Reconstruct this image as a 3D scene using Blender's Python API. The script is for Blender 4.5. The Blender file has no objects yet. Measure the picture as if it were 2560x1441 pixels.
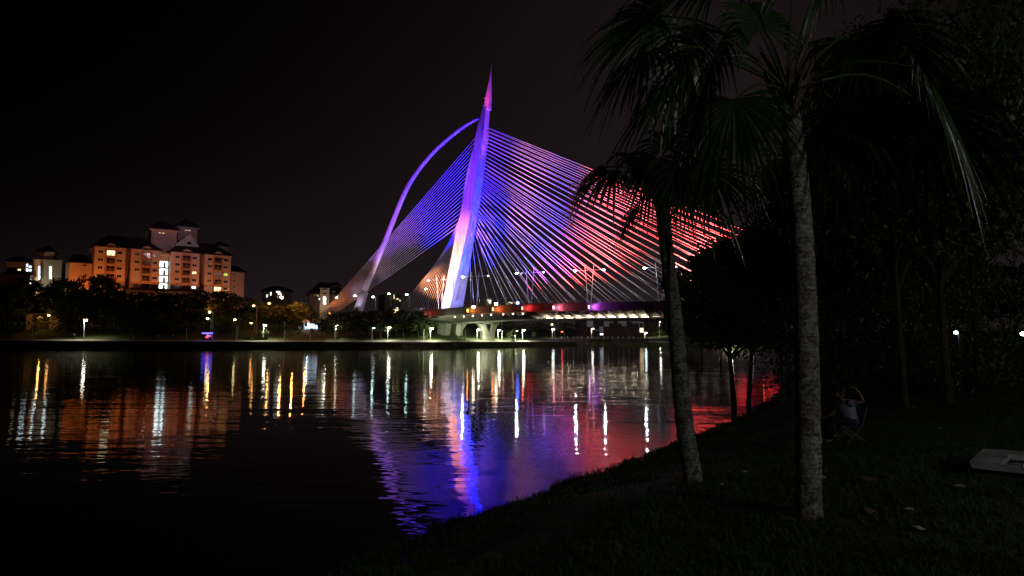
import bpy, math, random
from mathutils import Vector, Matrix
R = math.radians
scene = bpy.context.scene
COL = scene.collection
random.seed(7)

# ------------------------------------------------------------------ camera
F = 1740.0; CX = 1280.0; CY = 720.5; HZ = 844.0; H = 3.5
TH = math.atan((HZ - CY) / F)
CAM = Vector((0, 0, H))
cd = bpy.data.cameras.new('camera'); cam = bpy.data.objects.new('camera', cd); COL.objects.link(cam)
cam.location = CAM; cam.rotation_euler = (R(90) + TH, 0, 0)
cd.sensor_width = 36; cd.lens = 36 * F / 2560; cd.clip_end = 9000; cd.clip_start = 0.05
scene.camera = cam

def ray(px, py):
    u = (px - CX) / F; v = (CY - py) / F
    return Vector((u, math.cos(TH) - v * math.sin(TH), math.sin(TH) + v * math.cos(TH)))
def P(px, py, Y):
    d = ray(px, py); return CAM + d * (Y / d.y)
def plane_hit(px, py, p0, n):
    d = ray(px, py); return CAM + d * ((p0 - CAM).dot(n) / d.dot(n))
def lerp(a, b, t): return a + (b - a) * t
def interp(tab, x):
    if x <= tab[0][0]: return tab[0][1]
    for (a, va), (b, vb) in zip(tab, tab[1:]):
        if x <= b: return lerp(va, vb, (x - a) / (b - a))
    return tab[-1][1]
def sstep(a, b, x):
    t = max(0, min(1, (x - a) / (b - a))); return t * t * (3 - 2 * t)

# ------------------------------------------------------------------ objects
def tag(o, label=None, cat=None, group=None, kind=None):
    if label: o['label'] = label
    if cat: o['category'] = cat
    if group: o['group'] = group
    if kind: o['kind'] = kind
    return o
def wl(o):
    v = Vector((0, 0, 0))
    while o is not None:
        v += o.location; o = o.parent
    return v
def thing(name, label, cat, loc=(0, 0, 0), group=None, rz=0):
    o = bpy.data.objects.new(name, None); COL.objects.link(o)
    o.location = loc; o.rotation_euler.z = rz; o.empty_display_size = 0.3
    return tag(o, label, cat, group)
def copy_tree(o, parent=None):
    c = o.copy(); COL.objects.link(c)
    if parent is not None: c.parent = parent
    for ch in list(KIDS.get(o.name, [])):
        k = copy_tree(ch, c); KIDS.setdefault(c.name, []).append(k)
    return c
KIDS = {}

class MB:
    def __init__(s): s.v = []; s.f = []; s.m = []; s.mi = 0
    def add(s, vs, fs):
        b = len(s.v); s.v += [tuple(v) for v in vs]
        for f in fs: s.f.append(tuple(b + i for i in f)); s.m.append(s.mi)
        return s
    def quad(s, a, b, c, d): return s.add([a, b, c, d], [(0, 1, 2, 3)])
    def hexa(s, c8):
        return s.add(c8, [(3, 2, 1, 0), (4, 5, 6, 7), (0, 1, 5, 4), (1, 2, 6, 5), (2, 3, 7, 6), (3, 0, 4, 7)])
    def box(s, c, sx, sy, sz, rz=0):
        c = Vector(c); M = Matrix.Rotation(rz, 3, 'Z')
        pts = [c + M @ Vector((x * sx / 2, y * sy / 2, z * sz / 2)) for z in (-1, 1) for x, y in ((-1, -1), (1, -1), (1, 1), (-1, 1))]
        return s.hexa(pts)
    def bar(s, a, b, w, h=None, up=Vector((0, 0, 1))):
        a = Vector(a); b = Vector(b); h = h or w; t = (b - a).normalized()
        if abs(t.dot(up)) > .98: up = Vector((0, 1, 0))
        x = t.cross(up).normalized(); y = x.cross(t)
        o = [-x * w / 2 - y * h / 2, x * w / 2 - y * h / 2, x * w / 2 + y * h / 2, -x * w / 2 + y * h / 2]
        return s.hexa([a + q for q in o] + [b + q for q in o])
    def tube(s, pts, rad, n=8, cap=True):
        pts = [Vector(p) for p in pts]
        if not hasattr(rad, '__len__'): rad = [rad] * len(pts)
        rings = []; base = len(s.v); up = Vector((0, 0, 1)); prev = None
        for i, p in enumerate(pts):
            t = (pts[min(i + 1, len(pts) - 1)] - pts[max(i - 1, 0)]).normalized()
            if prev is None:
                a = Vector((1, 0, 0)) if abs(t.x) < .9 else Vector((0, 1, 0))
                x = (a - t * a.dot(t)).normalized()
            else: x = (prev - t * prev.dot(t)).normalized()
            prev = x; y = t.cross(x)
            for k in range(n):
                an = 2 * math.pi * k / n
                s.v.append(tuple(p + (x * math.cos(an) + y * math.sin(an)) * rad[i]))
        for i in range(len(pts) - 1):
            for k in range(n):
                a = base + i * n + k; b = base + i * n + (k + 1) % n
                s.f.append((a, b, b + n, a + n)); s.m.append(s.mi)
        if cap:
            s.f.append(tuple(base + k for k in reversed(range(n)))); s.m.append(s.mi)
            e = base + (len(pts) - 1) * n
            s.f.append(tuple(e + k for k in range(n))); s.m.append(s.mi)
        return s
    def ball(s, c, rx, ry=None, rz=None, n=10, m=6):
        ry = ry or rx; rz = rz or rx; c = Vector(c); base = len(s.v)
        for i in range(m + 1):
            ph = math.pi * i / m
            for k in range(n):
                an = 2 * math.pi * k / n
                s.v.append((c.x + rx * math.sin(ph) * math.cos(an), c.y + ry * math.sin(ph) * math.sin(an), c.z - rz * math.cos(ph)))
        for i in range(m):
            for k in range(n):
                a = base + i * n + k; b = base + i * n + (k + 1) % n
                s.f.append((a, b, b + n, a + n)); s.m.append(s.mi)
        return s
    def prism(s, base, top):
        n = len(base); b = len(s.v); s.v += [tuple(p) for p in base] + [tuple(p) for p in top]
        s.f.append(tuple(b + i for i in reversed(range(n)))); s.m.append(s.mi)
        s.f.append(tuple(b + n + i for i in range(n))); s.m.append(s.mi)
        for i in range(n):
            j = (i + 1) % n; s.f.append((b + i, b + j, b + n + j, b + n + i)); s.m.append(s.mi)
        return s
    def build(s, name, mats, parent=None, smooth=False, loc=None):
        me = bpy.data.meshes.new(name)
        off = wl(parent) if parent is not None else Vector(loc or (0, 0, 0))
        me.from_pydata([(x - off.x, y - off.y, z - off.z) for x, y, z in s.v], [], s.f)
        if not isinstance(mats, (list, tuple)): mats = [mats]
        for m in mats: me.materials.append(m)
        if len(mats) > 1: me.polygons.foreach_set('material_index', s.m)
        if smooth: me.polygons.foreach_set('use_smooth', [True] * len(me.polygons))
        me.update()
        o = bpy.data.objects.new(name, me); COL.objects.link(o)
        if parent is not None:
            o.parent = parent; KIDS.setdefault(parent.name, []).append(o)
        elif loc is not None: o.location = loc
        return o

# ------------------------------------------------------------------ materials
def mat(name, col, rough=.7, var=.25, scale=3.0, bump=0.0, bscale=None, spec=.4, col2=None, metal=0, trans=0, stretch=None, thr=None):
    m = bpy.data.materials.new(name); m.use_nodes = True; nt = m.node_tree; N = nt.nodes; L = nt.links
    b = N['Principled BSDF']; b.inputs['Roughness'].default_value = rough
    b.inputs['Specular IOR Level'].default_value = spec; b.inputs['Metallic'].default_value = metal
    tc = N.new('ShaderNodeTexCoord'); src = tc.outputs['Object']
    if stretch:
        mp = N.new('ShaderNodeMapping'); mp.inputs['Scale'].default_value = stretch; L.new(src, mp.inputs['Vector']); src = mp.outputs['Vector']
    nz = N.new('ShaderNodeTexNoise'); nz.inputs['Scale'].default_value = scale; nz.inputs['Detail'].default_value = 5; nz.inputs['Roughness'].default_value = .62
    L.new(src, nz.inputs['Vector'])
    rp = N.new('ShaderNodeValToRGB'); lo, hi = thr or (.32, .68)
    rp.color_ramp.elements[0].position = lo; rp.color_ramp.elements[1].position = hi
    c2 = col2 or tuple(min(1, c * (1 + var)) for c in col); c1 = col if col2 else tuple(c * (1 - var) for c in col)
    rp.color_ramp.elements[0].color = (*c1, 1); rp.color_ramp.elements[1].color = (*c2, 1)
    L.new(nz.outputs['Fac'], rp.inputs['Fac']); L.new(rp.outputs['Color'], b.inputs['Base Color'])
    if bump:
        n2 = N.new('ShaderNodeTexNoise'); n2.inputs['Scale'].default_value = bscale or scale * 4; n2.inputs['Detail'].default_value = 4
        L.new(src, n2.inputs['Vector'])
        bp = N.new('ShaderNodeBump'); bp.inputs['Strength'].default_value = .8; bp.inputs['Distance'].default_value = bump
        L.new(n2.outputs['Fac'], bp.inputs['Height']); L.new(bp.outputs['Normal'], b.inputs['Normal'])
    return m
def emit(name, col, s, var=0.0, scale=1.0):
    m = bpy.data.materials.new(name); m.use_nodes = True; nt = m.node_tree; N = nt.nodes
    b = N['Principled BSDF']; b.inputs['Base Color'].default_value = (.3, .3, .3, 1)
    b.inputs['Emission Color'].default_value = (*col, 1); b.inputs['Emission Strength'].default_value = s
    if var:
        tc = N.new('ShaderNodeTexCoord'); nz = N.new('ShaderNodeTexNoise'); nz.inputs['Scale'].default_value = scale
        mr = N.new('ShaderNodeMapRange'); mr.inputs['From Min'].default_value = .3; mr.inputs['From Max'].default_value = .7
        mr.inputs['To Min'].default_value = s * (1 - var); mr.inputs['To Max'].default_value = s * (1 + var)
        nt.links.new(tc.outputs['Object'], nz.inputs['Vector']); nt.links.new(nz.outputs['Fac'], mr.inputs['Value'])
        nt.links.new(mr.outputs['Result'], b.inputs['Emission Strength'])
    return m

M = {}
M['grass'] = mat('bank_ground', (.020, .026, .010), .95, scale=1.6, col2=(.048, .050, .020), bump=.05, bscale=9)
M['lawn'] = mat('far_lawn', (.05, .075, .02), .95, scale=.25, col2=(.09, .12, .035))
M['path'] = mat('path_concrete', (.33, .31, .27), .85, scale=.6)
M['concrete'] = mat('pylon_concrete', (.66, .65, .63), .7, var=.07, scale=.25, bump=.01, bscale=2)
M['deckc'] = mat('deck_concrete', (.42, .40, .38), .75, var=.28, scale=.35, stretch=(1, 1, .35))
M['pier'] = mat('pier_concrete', (.42, .41, .36), .8, var=.2, scale=.3)
M['cable'] = mat('cable_sheath', (.74, .73, .72), .5, var=.06, scale=.5)
M['steel'] = mat('white_steel', (.7, .7, .72), .45, var=.06, scale=.4)
M['dark_metal'] = mat('dark_metal', (.05, .05, .055), .5, var=.2)
M['pole'] = mat('pole_paint', (.55, .55, .52), .5, var=.1)
M['rail'] = mat('rail_metal', (.3, .3, .31), .5)
M['wall_cream'] = mat('wall_cream', (.55, .42, .31), .85, var=.12, scale=.18)
M['wall_pink'] = mat('wall_pink', (.44, .34, .31), .85, var=.12, scale=.18)
M['wall_band'] = mat('wall_band', (.40, .23, .13), .85, var=.15, scale=.3)
M['wall_grey'] = mat('wall_grey', (.33, .31, .28), .85, var=.15, scale=.2)
M['roof'] = mat('roof_tile', (.03, .025, .028), .8, var=.3, scale=2)
M['roof_pale'] = mat('roof_pale', (.22, .2, .18), .8, var=.2)
M['glass'] = mat('dark_glass', (.012, .014, .018), .15, var=.3, spec=.6)
M['curtain'] = mat('curtained_window', (.10, .08, .07), .6, var=.5, scale=1.2)
M['frame'] = mat('window_frame', (.5, .47, .42), .6)
M['leaf'] = mat('tree_leaf', (.035, .060, .016), .6, scale=1.2, col2=(.08, .11, .03), spec=.25)
M['leaf2'] = mat('broad_leaf', (.045, .075, .018), .45, scale=2.5, col2=(.10, .13, .04), spec=.4)
M['bark'] = mat('bark', (.055, .045, .03), .9, scale=3, var=.5, bump=.03)
M['palm_bark'] = None
M['frond'] = mat('palm_frond', (.012, .032, .008), .34, scale=5, col2=(.032, .07, .015), spec=.5)
M['petiole'] = mat('palm_petiole', (.05, .07, .025), .35, var=.3, spec=.5)
M['dryfrond'] = mat('dry_palm_fibre', (.09, .06, .035), .8, var=.4, scale=8)
M['blade'] = mat('grass_blade', (.018, .055, .008), .7, scale=.9, col2=(.05, .10, .017), spec=.2)
M['skin'] = mat('skin', (.36, .20, .13), .55, var=.08, scale=8)
M['shirt'] = mat('pale_shirt', (.34, .34, .40), .85, var=.12, scale=14, bump=.006, bscale=18)
M['denim'] = mat('dark_trousers', (.018, .02, .03), .9)
M['hair'] = mat('dark_hair', (.012, .009, .008), .5)
M['blue_cloth'] = mat('blue_canvas', (.02, .045, .16), .8, scale=10)
M['chair_metal'] = mat('chair_metal', (.28, .27, .26), .35, metal=.6)
M['slab'] = mat('weathered_concrete', (.16, .15, .14), .85, scale=3.2, col2=(.48, .48, .49), bump=.01, bscale=22)
M['paper'] = mat('paper', (.42, .42, .40), .8, var=.1)
M['dryleaf'] = mat('dry_leaf', (.10, .055, .022), .8, var=.4, scale=20)
M['twig'] = mat('pale_wood', (.34, .29, .22), .8, var=.2, scale=8)
M['red_paint'] = mat('red_paint', (.5, .03, .03), .5)
M['white_paint'] = mat('white_paint', (.75, .75, .73), .5, var=.06)
M['maroon'] = mat('maroon_wall', (.10, .055, .05), .85, var=.25, scale=.5)
M['hedge'] = mat('hedge_leaf', (.06, .09, .02), .8, scale=3, var=.4, bump=.08, bscale=6)
M['bush'] = mat('bush_leaf', (.09, .13, .03), .6, scale=2, var=.4)
# lit things
M['lamp_white'] = emit('lamp_white', (1, .95, .80), 42)
M['lamp_cool'] = emit('lamp_cool', (.72, .95, 1), 38)
M['lamp_dim'] = emit('lamp_dim', (.8, .95, 1), 6)
M['lamp_green'] = emit('lamp_green', (.62, 1, .92), 26)
M['lamp_sodium'] = emit('lamp_sodium', (1, .42, .12), 26)
M['lamp_warm'] = emit('lamp_warm', (1, .66, .5), 22)
M['lamp_yellow'] = emit('lamp_yellow', (1, .82, .36), 16)
M['lamp_red'] = emit('lamp_red', (1, .06, .04), 12)
M['win_white'] = emit('window_white', (.80, .93, 1), 3.2, .4, .9)
M['win_warm'] = emit('window_warm', (1, .72, .38), 2.2, .5, 1.5)
M['win_yellow'] = emit('window_yellow', (1, .86, .5), 1.6, .4, 1)
M['win_dim'] = emit('window_dim', (.55, .45, .5), .08, .5, 1)
M['win_green'] = emit('window_green', (.55, .9, .12), 1.0, .4, 1)
M['stair'] = emit('stairwell_light', (.78, .95, 1), 3.0, .35, .45)
M['led_blue'] = emit('led_blue', (.06, .06, 1), 9)
M['led_red'] = emit('led_red', (1, .05, .12), 2.5)
M['soffit'] = emit('soffit_tube', (1, .80, .55), 85)
M['soffit_dim'] = emit('soffit_tube_dim', (1, .8, .6), 7)
M['kiosk'] = emit('kiosk_panel', (.62, .85, 1), 1.5, .5, .8)
M['goods'] = emit('lit_goods', (1, .25, .35), 1.4, .9, 3)
FL = {k: emit('flood_lens_' + k, c, 22) for k, c in dict(amber=(1, .34, .05), orange=(1, .3, .08), red=(1, .1, .06), pink=(1, .3, .42), violet=(.75, .2, 1), blue=(.1, .15, 1), white=(1, .85, .65)).items()}

def joints(m):
    nt = m.node_tree; N = nt.nodes; L = nt.links; b = N['Principled BSDF']; src = b.inputs['Base Color'].links[0].from_socket
    tc = N.new('ShaderNodeTexCoord'); sp = N.new('ShaderNodeSeparateXYZ'); L.new(tc.outputs['Object'], sp.inputs[0])
    a = N.new('ShaderNodeMath'); a.operation = 'MULTIPLY'; a.inputs[1].default_value = 1 / 4.2; L.new(sp.outputs['Z'], a.inputs[0])
    f = N.new('ShaderNodeMath'); f.operation = 'FRACT'; L.new(a.outputs[0], f.inputs[0])
    c = N.new('ShaderNodeMath'); c.operation = 'LESS_THAN'; c.inputs[1].default_value = .06; L.new(f.outputs[0], c.inputs[0])
    mp = N.new('ShaderNodeMapping'); mp.inputs['Scale'].default_value = (1.4, 1.4, .05); L.new(tc.outputs['Object'], mp.inputs['Vector'])
    nz = N.new('ShaderNodeTexNoise'); nz.inputs['Scale'].default_value = 1; nz.inputs['Detail'].default_value = 4; L.new(mp.outputs['Vector'], nz.inputs['Vector'])
    r = N.new('ShaderNodeMapRange'); r.inputs['From Min'].default_value = .35; r.inputs['From Max'].default_value = .6; r.inputs['To Min'].default_value = .72; r.inputs['To Max'].default_value = 1.0; L.new(nz.outputs['Fac'], r.inputs['Value'])
    k = N.new('ShaderNodeMath'); k.operation = 'MULTIPLY_ADD'; k.inputs[1].default_value = -.10; L.new(c.outputs[0], k.inputs[0]); L.new(r.outputs['Result'], k.inputs[2])
    mx = N.new('ShaderNodeMixRGB'); mx.blend_type = 'MULTIPLY'; mx.inputs['Fac'].default_value = 1; L.new(src, mx.inputs['Color1']); L.new(k.outputs[0], mx.inputs['Color2']); L.new(mx.outputs['Color'], b.inputs['Base Color'])
joints(M['concrete']); joints(M['deckc'])

def palm_bark():
    m = bpy.data.materials.new('palm_bark'); m.use_nodes = True; nt = m.node_tree; N = nt.nodes; L = nt.links
    b = N['Principled BSDF']; b.inputs['Roughness'].default_value = .9; b.inputs['Specular IOR Level'].default_value = .2
    tc = N.new('ShaderNodeTexCoord')
    n1 = N.new('ShaderNodeTexNoise'); n1.inputs['Scale'].default_value = 40; n1.inputs['Detail'].default_value = 6; n1.inputs['Roughness'].default_value = .7
    n2 = N.new('ShaderNodeTexNoise'); n2.inputs['Scale'].default_value = 2.2; n2.inputs['Detail'].default_value = 3
    n3 = N.new('ShaderNodeTexVoronoi'); n3.inputs['Scale'].default_value = 17
    wv = N.new('ShaderNodeTexWave'); wv.bands_direction = 'Z'; wv.inputs['Scale'].default_value = 6.5; wv.inputs['Distortion'].default_value = 5; wv.inputs['Detail'].default_value = 3; wv.inputs['Detail Scale'].default_value = 4
    for n in (n1, n2, n3, wv): L.new(tc.outputs['Object'], n.inputs['Vector'])
    r1 = N.new('ShaderNodeValToRGB'); e = r1.color_ramp.elements
    e[0].position = .43; e[0].color = (.08, .066, .05, 1); e[1].position = .60; e[1].color = (.46, .47, .41, 1)
    n4 = N.new('ShaderNodeTexNoise'); n4.inputs['Scale'].default_value = 13; n4.inputs['Detail'].default_value = 3; n4.inputs['Distortion'].default_value = .8; L.new(tc.outputs['Object'], n4.inputs['Vector'])
    mm = N.new('ShaderNodeMixRGB'); mm.inputs['Fac'].default_value = .46; L.new(n1.outputs['Fac'], mm.inputs['Color1']); L.new(n4.outputs['Fac'], mm.inputs['Color2'])
    L.new(mm.outputs['Color'], r1.inputs['Fac'])
    r2 = N.new('ShaderNodeValToRGB'); r2.color_ramp.elements[0].position = .42; r2.color_ramp.elements[1].position = .62
    L.new(n2.outputs['Fac'], r2.inputs['Fac'])
    mx = N.new('ShaderNodeMixRGB'); mx.blend_type = 'MIX'; mx.inputs['Color2'].default_value = (.17, .10, .055, 1)
    ml = N.new('ShaderNodeMath'); ml.operation = 'MULTIPLY'; ml.inputs[1].default_value = .45
    L.new(r2.outputs['Color'], ml.inputs[0]); L.new(ml.outputs['Value'], mx.inputs['Fac']); L.new(r1.outputs['Color'], mx.inputs['Color1'])
    L.new(mx.outputs['Color'], b.inputs['Base Color'])
    mw = N.new('ShaderNodeMixRGB'); mw.blend_type = 'MULTIPLY'; mw.inputs['Fac'].default_value = .3; L.new(mx.outputs['Color'], mw.inputs['Color1']); L.new(wv.outputs['Color'], mw.inputs['Color2']); L.new(mw.outputs['Color'], b.inputs['Base Color'])
    wk = N.new('ShaderNodeMath'); wk.operation = 'MULTIPLY'; wk.inputs[1].default_value = .35; L.new(wv.outputs['Fac'], wk.inputs[0]); ad = N.new('ShaderNodeMath'); ad.operation = 'ADD'; L.new(wk.outputs[0], ad.inputs[0]); L.new(n1.outputs['Fac'], ad.inputs[1])
    bp = N.new('ShaderNodeBump'); bp.inputs['Strength'].default_value = .9; bp.inputs['Distance'].default_value = .012
    L.new(ad.outputs['Value'], bp.inputs['Height']); L.new(bp.outputs['Normal'], b.inputs['Normal'])
    return m
M['palm_bark'] = palm_bark()

def water_mat():
    m = bpy.data.materials.new('lake_water'); m.use_nodes = True; nt = m.node_tree; N = nt.nodes; L = nt.links
    b = N['Principled BSDF']; b.inputs['Base Color'].default_value = (.002, .003, .003, 1)
    b.inputs['Specular IOR Level'].default_value = .38; b.inputs['Roughness'].default_value = .035; b.inputs['IOR'].default_value = 1.333
    tc = N.new('ShaderNodeTexCoord')
    def nz(sx, sy, det, dist):
        mp = N.new('ShaderNodeMapping'); mp.inputs['Scale'].default_value = (sx, sy, 1); mp.inputs['Rotation'].default_value = (0, 0, R(8))
        n = N.new('ShaderNodeTexNoise'); n.inputs['Scale'].default_value = 1; n.inputs['Detail'].default_value = det; n.inputs['Roughness'].default_value = .5
        L.new(tc.outputs['Object'], mp.inputs['Vector']); L.new(mp.outputs['Vector'], n.inputs['Vector'])
        k = N.new('ShaderNodeMath'); k.operation = 'MULTIPLY'; k.inputs[1].default_value = dist; L.new(n.outputs['Fac'], k.inputs[0]); return k
    a = nz(.50, 1.5, 2, .014); c = nz(.09, .26, 2, .040); d = nz(2.2, 5.0, 1, .0022)
    s1 = N.new('ShaderNodeMath'); s1.operation = 'ADD'; s2 = N.new('ShaderNodeMath'); s2.operation = 'ADD'
    L.new(a.outputs[0], s1.inputs[0]); L.new(c.outputs[0], s1.inputs[1]); L.new(s1.outputs[0], s2.inputs[0]); L.new(d.outputs[0], s2.inputs[1])
    bp = N.new('ShaderNodeBump'); bp.inputs['Strength'].default_value = 1; bp.inputs['Distance'].default_value = 1.0
    L.new(s2.outputs[0], bp.inputs['Height']); L.new(bp.outputs['Normal'], b.inputs['Normal'])
    return m
M['water'] = water_mat()

# ------------------------------------------------------------------ lights
def spot(loc, tgt, col, power, ang=40, blend=.6, rad=.3):
    l = bpy.data.lights.new('spot', 'SPOT'); l.energy = power; l.color = col; l.spot_size = R(ang); l.spot_blend = blend; l.shadow_soft_size = rad
    o = bpy.data.objects.new('floodlight_beam', l); COL.objects.link(o); o.location = loc
    o.rotation_euler = (Vector(tgt) - Vector(loc)).to_track_quat('-Z', 'Y').to_euler(); return o
def point(loc, col, power, rad=.3):
    l = bpy.data.lights.new('point', 'POINT'); l.energy = power; l.color = col; l.shadow_soft_size = rad
    o = bpy.data.objects.new('lamp_glow', l); COL.objects.link(o); o.location = loc; return o

# ------------------------------------------------------------------ sky
w = bpy.data.worlds.new('World'); scene.world = w; w.use_nodes = True
nt = w.node_tree; N = nt.nodes; L = nt.links; bg = N['Background']
tc = N.new('ShaderNodeTexCoord'); sp = N.new('ShaderNodeSeparateXYZ'); L.new(tc.outputs['Generated'], sp.inputs[0])
def mth(op, a, b=None, cl=False):
    n = N.new('ShaderNodeMath'); n.operation = op; n.use_clamp = cl
    for i, x in enumerate((a, b)):
        if x is None: continue
        if isinstance(x, (int, float)): n.inputs[i].default_value = x
        else: L.new(x, n.inputs[i])
    return n.outputs[0]
el = mth('MAXIMUM', sp.outputs['Z'], 0.0)
X_ = mth('DIVIDE', sp.outputs['X'], mth('MAXIMUM', sp.outputs['Y'], .3))
kk = mth('ADD', mth('MULTIPLY', mth('MULTIPLY', X_, X_), 12), mth('ADD', mth('MULTIPLY', X_, -7), 2.8))
glow = mth('POWER', 2.718, mth('MULTIPLY', mth('MULTIPLY', el, kk), -1))
nzc = N.new('ShaderNodeTexNoise'); nzc.inputs['Scale'].default_value = 2.2; nzc.inputs['Detail'].default_value = 4; L.new(tc.outputs['Generated'], nzc.inputs['Vector'])
g2 = mth('MULTIPLY', glow, mth('ADD', mth('MULTIPLY', nzc.outputs['Fac'], .5), .75))
mixc = N.new('ShaderNodeMixRGB'); mixc.inputs['Color1'].default_value = (.00008, .00006, .0001, 1); mixc.inputs['Color2'].default_value = (.0185, .0122, .0140, 1)
L.new(g2, mixc.inputs['Fac']); L.new(mixc.outputs['Color'], bg.inputs['Color']); bg.inputs['Strength'].default_value = 1.0

# ------------------------------------------------------------------ terrain
SH = [(-20, -30), (-9, -4), (-6, 3), (-4, 7), (-2.6, 10.2), (-1.48, 12.6), (.33, 15.3), (.9, 16.3), (2.56, 18.7), (4.14, 21), (5.5, 23.2), (9, 28.7), (15.2, 40.6), (24, 58), (40, 90), (62, 128), (90, 165), (140, 200), (400, 225)]
def shore_s(x, y):
    best = 1e9; sg = 1
    for (ax, ay), (bx, by) in zip(SH, SH[1:]):
        dx = bx - ax; dy = by - ay; t = max(0, min(1, ((x - ax) * dx + (y - ay) * dy) / (dx * dx + dy * dy)))
        qx = ax + t * dx; qy = ay + t * dy; d = math.hypot(x - qx, y - qy)
        if d < best - 1e-9:
            best = d; sg = 1 if (dx * (y - ay) - dy * (x - ax)) < 0 else -1
    return best * sg + .16 * math.sin(1.9 * x + .7 * y) + .11 * math.sin(4.1 * x - 2.3 * y) + .06 * math.sin(9 * x + 5 * y)
def gnear(x, y):
    s = shore_s(x, y)
    if s < 0: return max(-1.6, s * .28)
    hm = 2.12 - .95 * sstep(9, 17, y)
    z = hm * (1 - math.exp(-s / 3.7))
    z += 2.3 * sstep(9.5, 24, x - .12 * (y - 10)) * sstep(8, 16, y + .3 * x) + .02 * max(0, s - 20)
    z += .05 * math.sin(x * 1.3 + y * .7) * math.sin(y * .9 - x * .4) * min(1, s / 2)
    return z
def ground_hit(px, py):
    d = ray(px, py); t = 2.0
    while t < 120:
        p = CAM + d * t
        if p.z <= gnear(p.x, p.y): return Vector((p.x, p.y, gnear(p.x, p.y)))
        t += .02
    return CAM + d * 20
def axis(a, b, st): return [a + i * st for i in range(int((b - a) / st))]
xs = axis(-22, -8, 2) + axis(-8, 20, .5) + axis(20, 60, 3) + axis(60, 420, 18)
ys = axis(-24, -4, 3) + axis(-4, 32, .5) + axis(32, 70, 2.5) + axis(70, 236, 10)
mb = MB()
for y in ys:
    for x in xs: mb.v.append((x, y, gnear(x, y)))
nx = len(xs)
for j in range(len(ys) - 1):
    for i in range(nx - 1):
        a = j * nx + i; q = (a, a + 1, a + 1 + nx, a + nx)
        if max(mb.v[k][2] for k in q) > -1.5: mb.f.append(q); mb.m.append(0)
o = mb.build('grass_bank', M['grass'], smooth=True); tag(o, 'dark grassy bank sloping down to the lake in the foreground', None, kind='structure')

SHD = [(-420, 222), (-165, 225), (-83, 226), (-37, 230), (-23, 236), (-17, 250), (-6, 262), (8, 285), (30, 310), (60, 308), (66, 266), (74, 250), (110, 240), (420, 236)]
ZPT = [(-420, 2.95), (-165, 2.95), (-83, 2.55), (-20, 2.4), (0, 2.3), (30, 2.05), (60, 1.9), (68, 1.5), (110, 1.3), (420, 1.3)]
def shd(x): return interp(SHD, x)
def zp(x): return interp(ZPT, x)
def prof(x):
    z = zp(x); k = 1 - .75 * sstep(-30, -12, x)
    return [(-8, -2), (0, -.05), (.8, z - .55), (1.2, z - .45), (4.2, z), (7.0, z + .05), (14, z + .9), (28, z + .4 + 3.4 * k), (62, z + .6 + 6.4 * k), (200, z + 2 + 12 * k), (900, z + 8 + 20 * k), (4000, z + 10 + 30 * k)]
def gfar(x, y): return interp(prof(x), y - shd(x))
mb = MB(); XS = [-1600, -800] + axis(-420, -60, 12) + axis(-60, 120, 3) + axis(120, 430, 20) + [800, 1800]
for x in XS:
    for off, z in prof(x): mb.v.append((x, shd(x) + off, z))
nn = 12
for i in range(len(XS) - 1):
    for j in range(nn - 1):
        a = i * nn + j; mb.f.append((a, a + nn, a + nn + 1, a + 1)); mb.m.append(1 if j in (3, 4) else 0)
o = mb.build('far_shore', [M['lawn'], M['path']]); tag(o, 'far lakeshore with lawn and pale path', None, kind='structure')
mb = MB().quad((-1600, -60, 0), (1800, -60, 0), (1800, 330, 0), (-1600, 330, 0))
o = mb.build('lake_water', M['water']); tag(o, 'dark lake water mirroring the coloured lights', None, kind='structure')

# ------------------------------------------------------------------ bridge
A = R(24); E = Vector((math.cos(A), -math.sin(A), 0)); NV = Vector((-math.sin(A), -math.cos(A), 0)); Z = Vector((0, 0, 1))
O = Vector((-22, 260, 0))
def B(t, n, z): return O + E * t + NV * n + Z * z
def ztop(t): return 14.2 - (1.3 * ((40 - t) / 40) ** 2 if t < 40 else 0)
def onaxis(px, py):
    p = plane_hit(px, py, O, NV) - O; return p.dot(E), p.z
AXT = sorted([(z, e) for e, z in (onaxis(*q) for q in ((1131, 770), (1166, 570), (1178, 510), (1206, 340), (1215, 275)))])
AXT = [(0, AXT[0][1] - 2.2)] + AXT
def ax(z): return interp(AXT, z)
zm = onaxis(1166, 570)[1]; ztp = onaxis(1215, 275)[1]
WE = [(0, 3.6), (14, 3.4), (zm - .1, 4.6), (zm + 8, 4.1), (onaxis(1206, 340)[1], 2.3), (ztp, 1.35)]
def we(z): return interp(WE, z)
bridge = thing('cable_stayed_bridge', 'cable-stayed bridge floodlit blue, pink and red with a leaning pylon and spire', 'bridge', (O.x, O.y, 0))
def sect(z, n0, n1, w=None):
    w = w or we(z); e = ax(z); return [B(e - w / 2, n1, z), B(e + w / 2, n1, z), B(e + w / 2, n0, z), B(e - w / 2, n0, z)]
mb = MB(); zs = [zm] + [lerp(zm, ztp, k / 14) for k in range(1, 15)]
for z0, z1 in zip(zs, zs[1:]): h0, h1 = [3 - 1.3 * sstep(ztp - 9, ztp, q_) for q_ in (z0, z1)]; mb.prism(sect(z0, -h0, h0), sect(z1, -h1, h1))
for sg in (-1, 1):
    def leg(z): 
        k = z / zm; c = lerp(4.4, 1.55, k); hw = lerp(1.75, 1.45, k); return sect(z, sg * c - hw, sg * c + hw)
    zz = [2, 8, 14, 20, 26, 32, 38, zm]
    for z0, z1 in zip(zz, zz[1:]): mb.prism(leg(z0), leg(z1))
za = onaxis(1150, 662)[1]; zb = onaxis(1150, 640)[1]
mb.prism(sect(za, -2.2, 2.2, 2.6), sect(zb, -2.2, 2.2, 2.6))
mb.prism(sect(14.0, -4, 4, 2.8), sect(17.5, -4, 4, 2.8))
mb.build('pylon', M['concrete'], bridge)
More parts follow.
